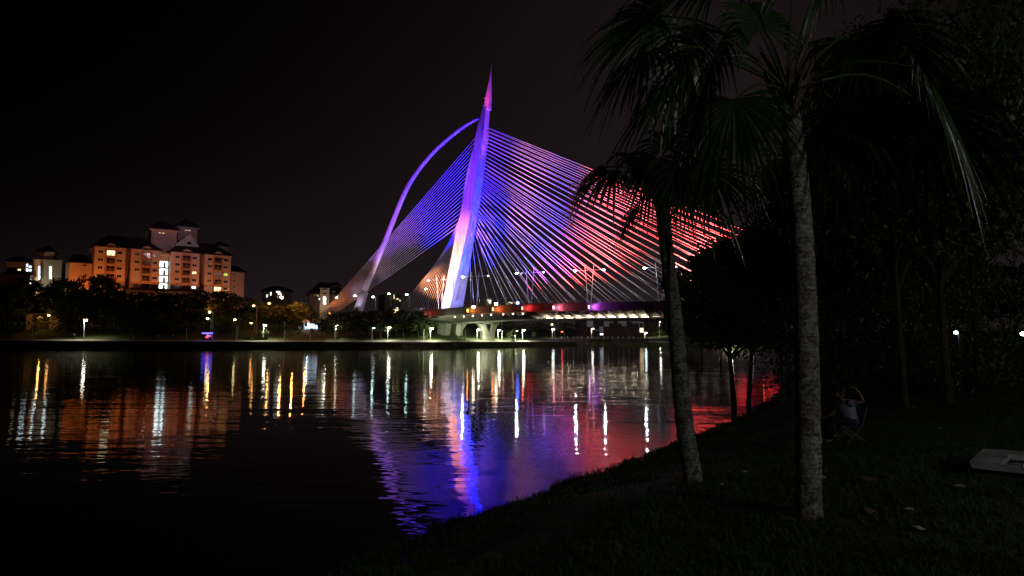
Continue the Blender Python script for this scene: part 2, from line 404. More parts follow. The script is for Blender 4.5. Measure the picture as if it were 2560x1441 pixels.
e0 = ax(ztp); e1, zt = onaxis(1228, 178)
mb = MB(); s0 = 1.5
for k in range(7):
    a, b = k / 7, (k + 1) / 7
    def ring(q):
        r = s0 * (1 - q) + .1; c = B(lerp(e0 + .6, e1, q), 0, lerp(ztp, zt, q)); return [c + E * r * sx * .62 + NV * r * sy for sx, sy in ((-1, 1), (1, 1), (1, -1), (-1, -1))]
    mb.prism(ring(a), ring(b - .006))
mb.tube([B(e1, 0, zt - .5), B(e1 + .3, 0, zt + 2.5)], .06, 5)
mb.box(B(e0 + .5, 0, ztp + 1.2), 2.6, 2.6, .25, -A); mb.box(B(e0 + .55, 0, ztp + 4.2), 2.0, 2.0, .22, -A)
mb.build('spire', M['steel'], bridge)
# deck
mb = MB(); ts = [-90 + 4 * i for i in range(61)]
CS = [(17, 0), (17, -2.25), (9.5, -3.7), (-9.5, -3.7), (-17, -2.25), (-17, 0)]
for t0, t1 in zip(ts, ts[1:]):
    a = [B(t0, n, ztop(t0) + z) for n, z in CS]; b = [B(t1, n, ztop(t1) + z) for n, z in CS]
    for i in range(6): mb.quad(a[i], b[i], b[(i + 1) % 6], a[(i + 1) % 6])
deck = mb.build('deck', M['deckc'], bridge)
for sg in (1, -1):
    mb = MB()
    for t0, t1 in zip(ts[20:], ts[21:]):
        for zz in (.55, 1.05): mb.bar(B(t0, 16.8 * sg, ztop(t0) + zz), B(t1, 16.8 * sg, ztop(t1) + zz), .07)
        mb.bar(B(t0, 16.8 * sg, ztop(t0)), B(t0, 16.8 * sg, ztop(t0) + 1.05), .08)
        mb.bar(B(t0 + 2, 16.8 * sg, ztop(t0 + 2)), B(t0 + 2, 16.8 * sg, ztop(t0 + 2) + 1.05), .08)
        mb.bar(B(t0, 16.75 * sg, ztop(t0) + .16), B(t1, 16.75 * sg, ztop(t1) + .16), .3, .32)
    mb.build('railing', M['rail'], deck)
for k in range(26):
    t = 26 + 3.6 * k; z = ztop(t)
    MB().prism([B(t - .22, 16.9, z - 2.28), B(t + .22, 16.9, z - 2.28), B(t + .22, 9.6, z - 3.68), B(t - .22, 9.6, z - 3.68)],
               [B(t - .22, 16.9, z - 3.1), B(t + .22, 16.9, z - 3.1), B(t + .22, 9.6, z - 4.4), B(t - .22, 9.6, z - 4.4)]).build('rib', M['deckc'], deck)
    if 3 <= k < 22:
        a = B(t + .7, 9.9, z - 4.2); b = B(t + 2.9, 9.9, z - 4.2)
        l = MB(); l.bar(a, b, .12, .10); MB().hexa([B(t + q1, n1, z + z1) for z1 in (-4.41, -4.35) for q1, n1 in ((.6, 9.4), (3.0, 9.4), (3.0, 10.35), (.6, 10.35))]).bar(B(t + .6, 10.35, z - 4.30), B(t + 3.0, 10.35, z - 4.30), .05, .22).build('light_trough', M['dark_metal'], deck); ob = l.build('soffit_light', M['soffit'] if 3 < k < 14 else M['soffit_dim'], deck)
    elif k < 3:
        MB().ball(B(t + 1.8, 15.6, z - 2.85), .15).build('soffit_light', M['lamp_warm'], deck)
for t in (8.5, 12, 15.5, 19, 22.5):
    MB().ball(B(t + 1.0, 16.0, ztop(t) - 2.9), .15).build('soffit_light', M['lamp_warm'], deck)
# spine girder under the deck
mb = MB()
for t0, t1 in zip(ts, ts[1:]):
    mb.hexa([B(t, n, ztop(t) + z) for t, z in ((t0, -4.4), (t0, -3.7)) for n in (5, -5)][:2] + [B(t1, -5, ztop(t1) - 4.4), B(t1, 5, ztop(t1) - 4.4)] + [B(t0, 5.5, ztop(t0) - 3.71), B(t0, -5.5, ztop(t0) - 3.71), B(t1, -5.5, ztop(t1) - 3.71), B(t1, 5.5, ztop(t1) - 3.71)])
mb.build('spine_girder', M['deckc'], bridge)
# V piers
def vpier(px, wt, wb, D, ytop, hole):
    b = P(px, 852, D); gz = gfar(b.x, b.y); rz = R(20)
    ux = Vector((math.cos(rz), math.sin(rz), 0)); uy = Vector((-math.sin(rz), math.cos(rz), 0))
    zt_ = P(px, ytop, D).z; k = D / F; mb = MB(); d = 2.4
    c = Vector((b.x, b.y, 0))
    def q(x, y, z): return c + ux * x + uy * y + Z * z
    wt *= k; wb *= k; h = zt_ - gz; z0 = gz - 1
    def slabp(poly): mb.prism([q(x, -d, z) for x, z in poly], [q(x, d, z) for x, z in poly])
    zk = gz + h * .36
    slabp([(-wb / 2, z0), (wb / 2, z0), (wb / 2, gz + h * .05), (wb / 2, zk - .4), (-wb / 2, zk - .4), (-wb / 2, gz + h * .05)])
    hl = .26 * wt if hole else .20 * wt
    slabp([(-wb / 2, zk - .4), (0, zk - .4), (-wt / 2 + hl, zt_), (-wt / 2, zt_)])
    slabp([(0, zk - .4), (wb / 2, zk - .4), (wt / 2, zt_), (wt / 2 - hl, zt_)])
    if hole: slabp([(-wt / 2, zt_ - h * .24), (wt / 2, zt_ - h * .24), (wt / 2 + .02, zt_ + .5), (-wt / 2 - .02, zt_ + .5)])
    mb.build('pier', M['pier'], bridge)
vpier(1218, 52, 29, 268, 800, True); vpier(1140, 54, 26, 270, 806, False); vpier(1098, 40, 26, 276, 808, False)
# stay cables
def cable(a, b, r=.098): 
    MB().tube([a, lerp(a, b, .5) - Z * .35, b], r, 6, False).build('stay_cable', M['cable'], bridge, True)
zl = onaxis(1190, 572)[1]; zh = onaxis(1216, 318)[1]
FEET = []
for i in range(30):
    z = lerp(zl, zh, i / 29); t = 16 + 3.4 * i + .04 * i * i
    for sg in (1, -1):
        foot = B(t, 16.3 * sg, ztop(t) + .2); FEET.append(foot)
        cable(B(ax(z) + we(z) / 2 - .1, 1.6 * sg, z), foot)
zl = onaxis(1150, 568)[1]; zh = onaxis(1196, 345)[1]
for i in range(20):
    k = i / 19; z = lerp(zh, zl, k)
    a = B(ax(z) - we(z) / 2 + .1, 2.2, z); b = P(lerp(812, 857, k), lerp(776, 771, k), lerp(242, 250, k)); cable(a, b + (b - a).normalized() * 6, .078)
    a = B(ax(z) - we(z) / 2 + .1, -2.2, z); b = P(lerp(1112, 1002, k), lerp(776, 766, k), lerp(300, 312, k)); cable(a, b + (b - a).normalized() * 6, .085)
# arch ribs
AP = [(1197, 295), (1160, 316), (1120, 347), (1082, 382), (1050, 420), (1025, 457), (1004, 500), (984, 550), (960, 610), (935, 670), (912, 727), (897, 772)]
pts = []; 
for i, (x, y) in enumerate(AP):
    k = i / (len(AP) - 1); pts.append(P(x, y, lerp(254, 246, k)))
def smooth_pts(p, n=4):
    out = []
    for i in range(len(p) - 1):
        p0 = p[max(i - 1, 0)]; p1 = p[i]; p2 = p[i + 1]; p3 = p[min(i + 2, len(p) - 1)]
        for j in range(n):
            t = j / n; out.append(.5 * ((2 * p1) + (p2 - p0) * t + (2 * p0 - 5 * p1 + 4 * p2 - p3) * t * t + (3 * p1 - p0 - 3 * p2 + p3) * t ** 3))
    return out + [p[-1]]
def mirror(p):
    r = p - O; t = r.dot(E); n = r.dot(NV); return B(t, -1.8 * n, p.z)
for pp in (smooth_pts(pts), [mirror(p) for p in smooth_pts(pts)]):
    mb = MB(); n = len(pp); mb.tube(pp, [lerp(.62, 1.1, i / (n - 1)) for i in range(n)], 10)
    rb = mb.build('arch_rib', M['steel'], bridge, True)
    for i in range(3, n - 12): MB().tube([pp[i] + NV * .2, pp[i] + NV * .2 - Z * 1.4], .055, 5).build('hanger', M['steel'], rb)
    f = pp[-1]; g = pp[-5]; dv = (f - g).normalized()
    mb = MB(); mb.tube([g + dv * .3, f + dv * 6], [1.4, 2.1], 10); mb.build('arch_foot', M['concrete'], rb, True)
# fascia floodlights on the deck edge
def tpx(px, n=17):
    lo, hi = -60, 170
    for _ in range(50):
        m = (lo + hi) / 2; q = B(m, n, 13); x = CX + q.x / q.y * F
        if x < px: lo = m
        else: hi = m
    return lo
FLO = [(1060, 'red', (1, .05, .04), .4), (1172, 'amber', (1, .15, .015), 1.0), (1235, 'orange', (1, .12, .015), 1.0), (1308, 'red', (1, .03, .03), 1.2), (1386, 'pink', (1, .12, .22), 1.4), (1474, 'violet', (.6, .07, 1), 1.5), (1832, 'red', (1, .02, .05), 5.0), (1905, 'red', (1, .02, .05), 4)]
for px, k, c, s in FLO:
    t = tpx(px); z = ztop(t) - 1.1
    mb = MB(); mb.bar(B(t - .3, 17.02, z), B(t - .3, 18.1, z), .14); mb.box(B(t - .3, 18.0, z), .7, .6, .8, -A)
    fx = mb.build('floodlight', M['dark_metal'], deck)
    MB().box(B(t + .11, 18.05, z), .1, .66, .86, -A).build('lens', FL[k], fx)
    spot(B(t + .35, 17.95, z), B(t + 4.2, 16.6, z), c, 760 * s, 80, .8, .12)
# pylon and cable floods
def fl_thing(px, py, D, lens, label, rz=0):
    p = P(px, py, D); b = Vector((p.x, p.y, p.z - 1.0)); th = thing('floodlight', label, 'floodlight', b, 'floodlights standing on the bridge deck')
    MB().tube([b, b + Z * .7], .08, 6).build('post', M['dark_metal'], th)
    MB().box(p + Vector((0, .25, 0)), 1.1, .4, .9).build('housing', M['dark_metal'], th)
    MB().box(p + Vector((0, .02, 0)), .95, .06, .75).build('lens', FL[lens], th)
fl_thing(1184, 768, 236.6, 'white', 'bright warm floodlight on the deck right below the pylon')
fl_thing(1240, 761, 233.2, 'white', 'white floodlight on the deck, second to the right of the pylon')
fl_thing(1294, 758, 230.2, 'blue', 'blue floodlight on the deck left of a twin mast lamp')
K = 1000
BLUE = (.0, .004, 1); PINK = (1, .22, .16); VIO = (.42, .12, 1); MAG = (.9, .1, .75); RED = (1, .05, .05); ORG = (1, .36, .16); WHT = (.95, .93, 1)
# near side of the pylon
spot(B(-2, 24, 13), B(ax(36), 0, 38), PINK, 400 * K, 32, .9)
spot(B(-4, 26, 13), B(ax(57), 0, 58), (.22, .014, 1), 140 * K, 26, .9)
spot(B(-3, 25, 13), B(ax(80), 0, 76), (.09, .01, 1), 150 * K, 22, .9)
spot(B(-6, 24, 16), B(ax(16), 0, 20), (.9, .62, .9), 64 * K, 64, 1)
# front side
spot(B(26, 4, 15.5), B(ax(44), 0, 42), BLUE, 800 * K, 56, .9)
spot(B(36, 0, 15.5), B(ax(62), 0, 62), BLUE, 900 * K, 30, .9)
spot(B(30, 3, 15.5), B(ax(84), 0, 86), MAG, 260 * K, 11, .8)
spot(B(20, 6, 15), B(ax(18), 0, 20), (.12, .12, 1), 22 * K, 50, 1)
spot(B(18, 6, 15), B(ax(30), 0, 31), (.0, .12, 1), 14 * K, 22, .8)
spot(B(e0 + 3, 6, ztp - 6), B(e1, 0, zt), (1, .07, .20), 14 * K, 50, .8)
# cables: blue near the pylon, red towards the right
for sg in (1, -1):
    n0, n1 = (22, 8) if sg > 0 else (-2, -12)
    spot(B(44, n0, 14.5), B(34, n1, 48), BLUE, 230 * K, 58, .9)
    spot(B(22, n0, 14.5), B(50, n1 * 1.1, 46), (.62, .26, 1), 110 * K, 50, .9)
    spot(B(28, n0, 14.5), B(54, n1 * 1.1, 36), RED, 230 * K, 40, .9)
    spot(B(44, n0, 14.5), B(66, n1, 46), RED, 560 * K, 58, .9)
    spot(B(82, n0, 14.5), B(98, n1, 42), RED, 900 * K, 60, .9)
    spot(B(62, n0, 14.5), B(62, n1, 58), (1, .4, .42), 90 * K, 46, .9)
    spot(B(16, n0, 14.5), B(38, n1 * .5, 76), (1, .28, .42), 330 * K, 30, .9)
# backstays
spot(P(860, 775, 225), P(1060, 520, 246), (.34, .05, 1), 190 * K, 38, .9)
spot(P(992, 790, 236), P(985, 660, 247), (1, .5, .72), 30 * K, 52, .9)
spot(P(822, 785, 236), P(850, 735, 244), (1, .25, .07), 6 * K, 80, .9)
spot(P(1090, 790, 288), P(1085, 660, 300), ORG, 50 * K, 70, .9)
# arch
spot(P(880, 790, 228), P(1000, 500, 250), (.30, .09, 1), 120 * K, 38, .9)
spot(P(1010, 780, 222), P(1100, 360, 250), (.14, .015, 1), 190 * K, 22, .9)
spot(P(868, 764, 237), P(905, 738, 246), (.72, .62, 1), 3.2 * K, 60, .9)
# blue floods at the twin masts
spot(B(tpx(1294, 14), 14, 14.8), B(tpx(1325, 11), 11, 22), (.05, .08, 1), 9 * K, 60, .8)
spot(B(tpx(1170, 14), 14, 14.8), B(tpx(1190, 11), 11, 21), (.2, .25, 1), 5 * K, 60, .8)

# twin mast lamps on the deck
def twin(px, label, hl=11.2, far=False, dim=False, bright=1):
    t = tpx(px, 11); b = B(t, 11, ztop(t)); th = thing('twin_mast_lamp', label, 'street lamp', b, 'twin mast lamps along the bridge deck')
    for sg in (-1, 1):
        tp = b + E * (1.5 * sg) + Z * (hl + 1.6); MB().tube([b + E * .45 * sg, tp], [.15, .08], 7).build('pole', M['pole'], th)
        k = hl / (hl + 1.6); at = lerp(b + E * .45 * sg, tp, k); en = at + E * 3.6 * sg + Z * .1
        MB().tube([at - E * .9 * sg, en], .06, 6).build('arm', M['pole'], th)
        on = (sg < 0 or bright > 1) and not dim
        if on and not dim: point(en - Z * .9, (.86, .92, 1), 2600, .2)
        MB().ball(en - Z * .1, .42 if sg < 0 else .3, .36, .26).build('lamp_head', (M['lamp_cool'] if on else M['lamp_dim']), th)
twin(1100, 'leftmost twin mast lamp, standing left of the pylon', dim=True)
twin(1188, 'blue-lit twin mast lamp just right of the pylon foot')
twin(1325, 'blue-lit twin mast lamp between the orange and red lit deck panels')
twin(1474, 'white twin mast lamp above the violet-lit deck panel', bright=2)
twin(1652, 'twin mast lamp half hidden behind the leaning palm trunk')

# ------------------------------------------------------------------ lamps on shores
def path_lamp(px, D, htop_py, label, lens='lamp_white', group='lamps along the lakeside path', flip=1, lit=True):
    x = (px - CX) / F * D; gz = gfar(x, D); top = P(px, htop_py, D); b = Vector((x, D, gz))
    th = thing('path_lamp', label, 'street lamp', b, group); h = top.z - gz
    MB().tube([b - Z * .2, b + Z * h * .5, b + Z * h * .93, b + Vector((.45 * flip, -.2, h))], [.16, .12, .09, .06], 8).build('pole', M['pole'], th)
    c = b + Vector((.5 * flip, -.25, h))
    mb = MB(); mb.tube([c + Z * .16, c + Z * .3], [.62, .2], 10); mb.build('hood', M['dark_metal'] if not lit else M['pole'], th)
    mb = MB(); mb.tube([c - Z * .2, c, c + Z * .15], [.25, .5, .58], 10); mb.build('lens', M[lens] if lit else M['glass'], th)
    if lit and lens != 'lamp_dim': spot(c - Z * .4, c - Z * 6, (1, .92, .68), 1900, 150, .5, .2)
    if lit and 1060 < px < 1320: point(c - Z * .5, (.88, 1, .62), 1500, .2)
PD = lambda px: shd((px - CX) / F * 232) + 6.4
LAMPS = [(84, 802, 0, None, 'unlit slim lamp pole at the far left in front of the small house'),
 (212, 801, 1, 'lamp_white', 'bright path lamp standing alone at the left, below the apartment block'),
 (468, 819, 0, None, 'short unlit white lamp pole left of the blue-lit cart'),
 (593, 812, 0, None, 'unlit lamp pole right of the blue-lit cart'),
 (660, 814, 1, 'lamp_white', 'lit path lamp rising from the bright green bush'),
 (712, 826, 0, None, 'unlit lamp pole left of the white kiosk'),
 (777, 824, 0, None, 'unlit lamp pole directly in front of the white kiosk'),
 (838, 815, 1, 'lamp_white', 'tall lit path lamp just right of the white kiosk'),
 (931, 821, 1, 'lamp_dim', 'dim path lamp left of the lamp before the big tree'),
 (970, 820, 1, 'lamp_white', 'lit path lamp before the broad tree left of the bridge'),
 (1060, 823, 0, None, 'unlit lamp pole under the left end of the bridge deck'),
 (1076, 822, 1, 'lamp_white', 'lit path lamp left of the bridge piers'),
 (1164, 826, 0, None, 'unlit lamp pole between the two V-shaped bridge piers'),
 (1193, 825, 1, 'lamp_white', 'lit path lamp against the left edge of the pier with a hole'),
 (1245, 826, 1, 'lamp_cool', 'lit path lamp just right of the pier with a hole'),
 (1255, 828, 0, None, 'unlit lamp pole right of the pier with a hole'),
 (1278, 828, 0, None, 'unlit lamp pole beside the lit sapling under the bridge'),
 (1288, 828, 1, 'lamp_white', 'lit lamp behind the bright sapling under the bridge'),
 (1306, 826, 1, 'lamp_white', 'large bright lamp under the bridge, right of the sapling')]
for px, py, lit, lens, lab in LAMPS:
    path_lamp(px, PD(px), py, lab, lens or 'lamp_dim', lit=bool(lit), flip=1 if px != 1278 else -1)
for px, D, py, lens, lab in [(1380, 318, 824, 'lamp_cool', 'round white lamp right of the lit lawn under the bridge'), (1478, 316, 823, 'lamp_white', 'lit lamp above the culverts of the footbridge'),
  (1611, 316, 833, 'lamp_cool', 'low lit lamp left of the floodlit little palm'), (1648, 330, 806, 'lamp_white', 'tall bright lamp rising behind the floodlit little palm'),
  (1823, 248, 841, 'lamp_white', 'small lit lamp seen between the dark trees on the right shore'), (1874, 247, 846, 'lamp_dim', 'dim lamp on the right shore behind the dark tree trunks')]:
    path_lamp(px, D, py, lab, lens)
# street lamps on the roads behind
def street_lamp(px, py, D, lens, label, group='street lamps behind the trees', r=.45, gz=None, reach=1.2):
    p = P(px, py, D); g = gfar(p.x, D) if gz is None else gz; b = Vector((p.x + reach, D, g)); th = thing('street_lamp', label, 'street lamp', b, group)
    MB().tube([b - Z * .2, b + Z * (p.z - g - .6), b + Vector((-.4 * reach, 0, p.z - g + .1)), p + Z * .15], [.14, .09, .07, .06], 7).build('pole', M['pole'], th)
    MB().ball(p, r, r * .8, r * .62).build('lamp_head', M[lens], th)
for a in [(122, 789, 243, 'lamp_sodium', 'sodium street lamp before the small orange-lit house'), (587, 800, 242, 'lamp_yellow', 'yellow street lamp right of the blue-lit cart'),
  (634, 765, 246, 'lamp_sodium', 'orange street lamp among leaves left of the glowing tree'), (628, 808, 250, 'lamp_sodium', 'small orange lamp low behind the bright green bush'),
  (524, 781, 232, 'lamp_yellow', 'small pale lamp within leaves above the blue-lit cart'), (519, 797, 233, 'lamp_yellow', 'tiny pale lamp right above the blue-lit cart roof'),
  (673, 759, 262, 'lamp_sodium', 'small orange lamp at the left end of the glowing tree'), (705, 746, 268, 'lamp_sodium', 'orange street lamp on top of the glowing tree'),
  (888, 740, 300, 'lamp_green', 'greenish street lamp touching the left of the arch foot'), (933, 743, 330, 'lamp_green', 'greenish street lamp between arch foot and distant block'),
  (972, 735, 345, 'lamp_green', 'greenish street lamp before the distant pale block'), (1017, 737, 330, 'lamp_green', 'greenish street lamp at the foot of the far backstays'),
  (1064, 723, 330, 'lamp_green', 'greenish street lamp seen through the far backstays'), (842, 744, 300, 'lamp_white', 'white street lamp beside the orange end of the backstays'),
  (1405, 830, 330, 'lamp_red', 'small red lamp under the bridge'), (1380, 812, 335, 'lamp_yellow', 'yellowish lamp in a tree under the bridge'), (1248, 800, 330, 'lamp_cool', 'white lamp high behind the pier with a hole'),
  (1861, 645, 205, 'lamp_cool', 'white lamp at the edge of the dark trees over the deck')]:
    street_lamp(*a[:5], gz=14 if a[0] in (1861,) else None, r=.6 if 'green' in a[3] else .42)

# ------------------------------------------------------------------ facades
class Fac:
    def __init__(s, a, b):
        s.A = Vector((a.x, a.y, 0)); d = Vector((b.x - a.x, b.y - a.y, 0)); s.len = d.length; s.U = d.normalized()
        s.N = Vector((s.U.y, -s.U.x, 0))
        if s.N.y > 0: s.N = -s.N
    def hit(s, px, py, d=0):
        p = plane_hit(px, py, s.A + s.N * d, s.N); return (p - s.A).dot(s.U), p.z
    def p(s, u, z, d=0): return s.A + s.U * u + s.N * d + Z * z
    def box(s, mb, u0, u1, z0, z1, d0, d1):
        return mb.hexa([s.p(u0, z0, d1), s.p(u1, z0, d1), s.p(u1, z0, d0), s.p(u0, z0, d0), s.p(u0, z1, d1), s.p(u1, z1, d1), s.p(u1, z1, d0), s.p(u0, z1, d0)])
    def hip(s, mb, u0, u1, z, h, d0, d1, ov=.8, rl=.5):
        u0 -= ov; u1 += ov; d0 -= ov; d1 += ov; w = u1 - u0; dm = (d0 + d1) / 2; k = w * (1 - rl) / 2
        a = [s.p(u0, z, d1), s.p(u1, z, d1), s.p(u1, z, d0), s.p(u0, z, d0)]; r = [s.p(u0 + k, z + h, dm), s.p(u1 - k, z + h, dm)]
        mb.add(a + r + [q - Z * .35 for q in a], [(0, 1, 5, 4), (1, 2, 5), (2, 3, 4, 5), (3, 0, 4), (6, 7, 1, 0), (7, 8, 2, 1), (8, 9, 3, 2), (9, 6, 0, 3), (9, 8, 7, 6)])
    def window(s, parent, u, z, w, h, glass, d=0, name='window', frame=None):
        mb = MB(); t = .12
        for a, b, c, e in ((u - w / 2, u + w / 2, z + h / 2 - t, z + h / 2), (u - w / 2, u + w / 2, z - h / 2 - .1, z - h / 2 + t), (u - w / 2, u - w / 2 + t, z - h / 2 + t, z + h / 2 - t), (u + w / 2 - t, u + w / 2, z - h / 2 + t, z + h / 2 - t), (u - .05, u + .05, z - h / 2 + t, z + h / 2 - t)):
            s.box(mb, a, b, c, e, d + .004, d + .12)
        mb.mi = 1; s.box(mb, u - w / 2 + t, u + w / 2 - t, z - h / 2 + t, z + h / 2 - t, d + .004, d + .05)
        return mb.build(name, [frame or M['frame'], glass], parent)
    def balcony(s, parent, u, z, w, h, glass, d=0):
        mb = MB(); s.box(mb, u - w / 2, u + w / 2, z - h / 2 - .2, z - h / 2, d + .004, d + 1.1)
        for k in range(9): 
            uu = u - w / 2 + .1 + (w - .2) * k / 8; s.box(mb, uu - .035, uu + .035, z - h / 2, z - h / 2 + 1, d + 1.0, d + 1.07)
        s.box(mb, u - w / 2, u + w / 2, z - h / 2 + 1, z - h / 2 + 1.08, d + .99, d + 1.08)
        mb.mi = 1; s.box(mb, u - w / 2 + .1, u + w / 2 - .1, z - h / 2, z + h / 2, d + .004, d + .06)
        mb.mi = 0; s.box(mb, u - .06, u + .06, z - h / 2, z + h / 2, d + .06, d + .12)
        return mb.build('balcony', [M['wall_band'], glass], parent)

FA = Fac(P(235, 700, 285), P(578, 700, 320))
apt = thing('apartment_building', 'orange-lit apartment block with dark hip roofs, two roof towers and a bright white stairwell', 'building', FA.p(FA.len / 2, 6, -6))
def cu(cx, cy=600, d=0): return FA.hit(cx / 4, 520 + cy / 4, d)[0]
EZ = FA.hit(235, 616)[1]; GB = 6
def cz(cx, cy, d=0): return FA.hit(cx / 4, 520 + cy / 4, d)[1]
bays = [(940, 1250, 1000, 1103, 1192), (1308, 1596, 1366, 1460, 1548), (1708, 1995, 1772, 1862, 1943), (2045, 2308, 2096, 2180, 2258)]
lit = {(2, 'r', 4): 'win_white', (3, 'r', 2): 'win_green', (3, 'c', 4): 'win_warm', (0, 'c', 0): 'win_yellow', (3, 'c', 2): 'win_dim', (2, 'r', 2): 'win_yellow', (1, 'l', 4): 'curtain', (1, 'r', 4): 'curtain', (2, 'l', 4): 'win_dim', (3, 'l', 4): 'win_dim', (3, 'l', 3): 'curtain', (1, 'l', 3): 'win_dim'}
for bi, (x0, x1, wl_, wc, wr) in enumerate(bays):
    u0, u1 = cu(x0), cu(x1)
    mb = MB(); FA.box(mb, u0, u1, GB, EZ, -12, 0); mb.mi = 1; FA.box(mb, u0 - .15, u1 + .15, EZ - 14.6, EZ - 14.0, -11.9, .35); FA.box(mb, cu(wc) - 2.1, cu(wc) + 2.1, GB, EZ - .3, -1, .18)
    mb.mi = 0; FA.box(mb, u0 - .2, u1 + .2, EZ - .5, EZ - .02, -12, .3)
    mb.build('wall', [M['wall_cream'], M['wall_band']], apt)
    for k in range(5):
        z = EZ - 2.1 - 3.28 * k
        for key, cx, wdt, hgt in (('l', wl_, 1.9, 1.25), ('r', wr, 1.9, 1.25)):
            FA.window(apt, cu(cx), z, wdt, hgt, M[lit.get((bi, key, k), 'glass')])
        FA.balcony(apt, cu(wc), z - .3, 3.1, 2.2, M[lit.get((bi, 'c', k), 'glass')], d=.18)
    # arched pediment above the balconies
    uc = cu(wc); mb = MB(); arc = [(math.cos(a), math.sin(a)) for a in [math.pi * i / 12 for i in range(13)]]
    mb.prism([FA.p(uc + 2.1 * c, EZ - .4 + 2.0 * s_, -3) for c, s_ in arc], [FA.p(uc + 2.1 * c, EZ - .4 + 2.0 * s_, .55) for c, s_ in arc])
    mb.mi = 1; mb.prism([FA.p(uc + 1.5 * c, EZ - .3 + 1.4 * s_, .5) for c, s_ in arc], [FA.p(uc + 1.5 * c, EZ - .3 + 1.4 * s_, .6) for c, s_ in arc])
    mb.mi = 0; FA.box(mb, uc - .08, uc + .08, EZ - .3, EZ + 1.4, .55, .68)
    mb.build('dormer', [M['wall_cream'], M['wall_band']], apt)
for x0, x1 in ((1250, 1308), (1995, 2045)):
    mb = MB(); FA.box(mb, cu(x0), cu(x1), GB, EZ + 1.5, -11, -4); mb.build('wall', M['wall_band'], apt)
    mb = MB(); FA.box(mb, cu(x0) + .5, cu(x1) - .5, EZ + 1.5, EZ + 3.0, -8, -4.5); mb.build('chimney', M['wall_band'], apt)
for x0, x1, h in ((940, 1596, 5.6), (1708, 2308, 5.4)):
    mb = MB(); FA.hip(mb, cu(x0), cu(x1), EZ + .3, h, -12, 0, .9, .52); mb.build('roof', M['roof'], apt)
# stairwell
u0, u1 = cu(1600), cu(1700); zt_ = cz(1650, 465)
mb = MB(); FA.box(mb, u0, u1, GB, zt_, -10, -3.2); FA.box(mb, u0, u1, zt_ - .5, zt_ + .5, -3.2, -.6); mb.build('wall', M['wall_cream'], apt)
st = None
for k in range(5):
    za_ = cz(1650, 535) - 3.28 * k
    mb = MB(); FA.box(mb, u0 + .15, u1 - .15, za_ - 2.35, za_ + .25, -3.19, -3.1); st = mb.build('stairwell_light', M['stair'], apt)
    mb = MB(); FA.box(mb, u0, u1, za_ - 3.0, za_ - 2.45, -3.1, -1); FA.box(mb, u0 + 2.0, u0 + 2.9, za_ - 2.35, za_ - .3, -3.08, -2.9)
    FA.box(mb, u0, u1, za_ - 1.9, za_ - 1.8, -1.1, -1.0); mb.build('landing', M['wall_grey'], apt)
# roof towers
def tower(cx0, cx1, cytop, cybot, ca, d0, d1, wallm, h):
    u0 = cu(cx0, 300, d1); u1 = cu(cx1, 300, d1); z1 = cz((cx0 + cx1) / 2, cytop, d1)
    mb = MB(); FA.box(mb, u0, u1, EZ - 6, z1, d0, d1); FA.box(mb, u0 - .9, u1 + .9, z1 + .01, z1 + .5, d0 - .9, d1 + .9); mb.build('tower', wallm, apt)
    mb = MB(); FA.hip(mb, u0, u1, z1 + .9, h, d0, d1, 1.2, .02); mb.build('roof', M['roof'], apt)
    return u0, u1, z1
a0_, a1_, z_ = tower(1512, 1768, 232, 450, 140, -13, -4, M['wall_pink'], 4.6)
for q in (-.75, 0, .75): FA.window(apt, (a0_ + a1_) / 2 + q * 2.0 - .4, z_ - 1.0, 1.0, .5, M['win_yellow'] if q <= 0 else M['glass'], -4)
b0_, b1_, z_ = tower(1778, 1970, 205, 380, 135, -20, -11, M['wall_pink'], 4.2)
for q in (-1, 1): FA.window(apt, (b0_ + b1_) / 2 + q * .7, z_ - .9, 1.0, .5, M['win_yellow'], -11)
tower(2180, 2275, 400, 440, 340, -16, -9, M['wall_cream'], 2.6)
mb = MB(); g0, g1 = cu(1770), cu(2000); gm = cu(1905); gz = cz(1905, 260); gs = cz(1770, 350)
pf = [(g0, EZ), (g1, EZ), (g1, gs), (gm, gz), (g0, gs)]
mb.prism([FA.p(u, z, -7) for u, z in pf], [FA.p(u, z, -3) for u, z in pf]); mb.build('gable', M['frame'], apt)
FA.window(apt, cu(1902), cz(1902, 345), 1.9, 1.5, M['glass'], -3)
# wings
mb = MB(); FA.box(mb, cu(690, 600, -5), cu(942), GB, cz(800, 545, -5), -14, -5); mb.build('wall', M['wall_cream'], apt)
mb = MB(); FA.hip(mb, cu(690, 600, -5), cu(942), cz(800, 545, -5), 3.6, -14, -5, .8, .4); mb.build('roof', M['roof'], apt)
FA.window(apt, cu(845, 575, -5), cz(845, 575, -5), 1.6, .9, M['glass'], -5)
r0, r1, rz_ = cu(2312, 700, -6), cu(2442, 700, -6), cz(2380, 638, -6)
mb = MB(); FA.box(mb, r0, r1, GB, rz_, -15, -6); mb.build('wall', M['wall_pink'], apt)
mb = MB(); FA.hip(mb, r0, r1, rz_, 3.0, -15, -6, 1, .3); mb.build('roof', M['roof'], apt)
for k in range(4): FA.window(apt, r0 + 1.4, rz_ - 1.6 - 2.9 * k, 1.1, 1, M['glass'], -6)
# podium roofs before the block
mb = MB(); FA.box(mb, cu(1260), cu(2060), GB, cz(1600, 835, 4), 2, 4); mb.build('podium', M['roof'], apt)
mb = MB(); FA.hip(mb, cu(1260), cu(2060), cz(1600, 833, 4), 1.2, 2, 4, .7, .8); mb.build('roof', M['roof'], apt)
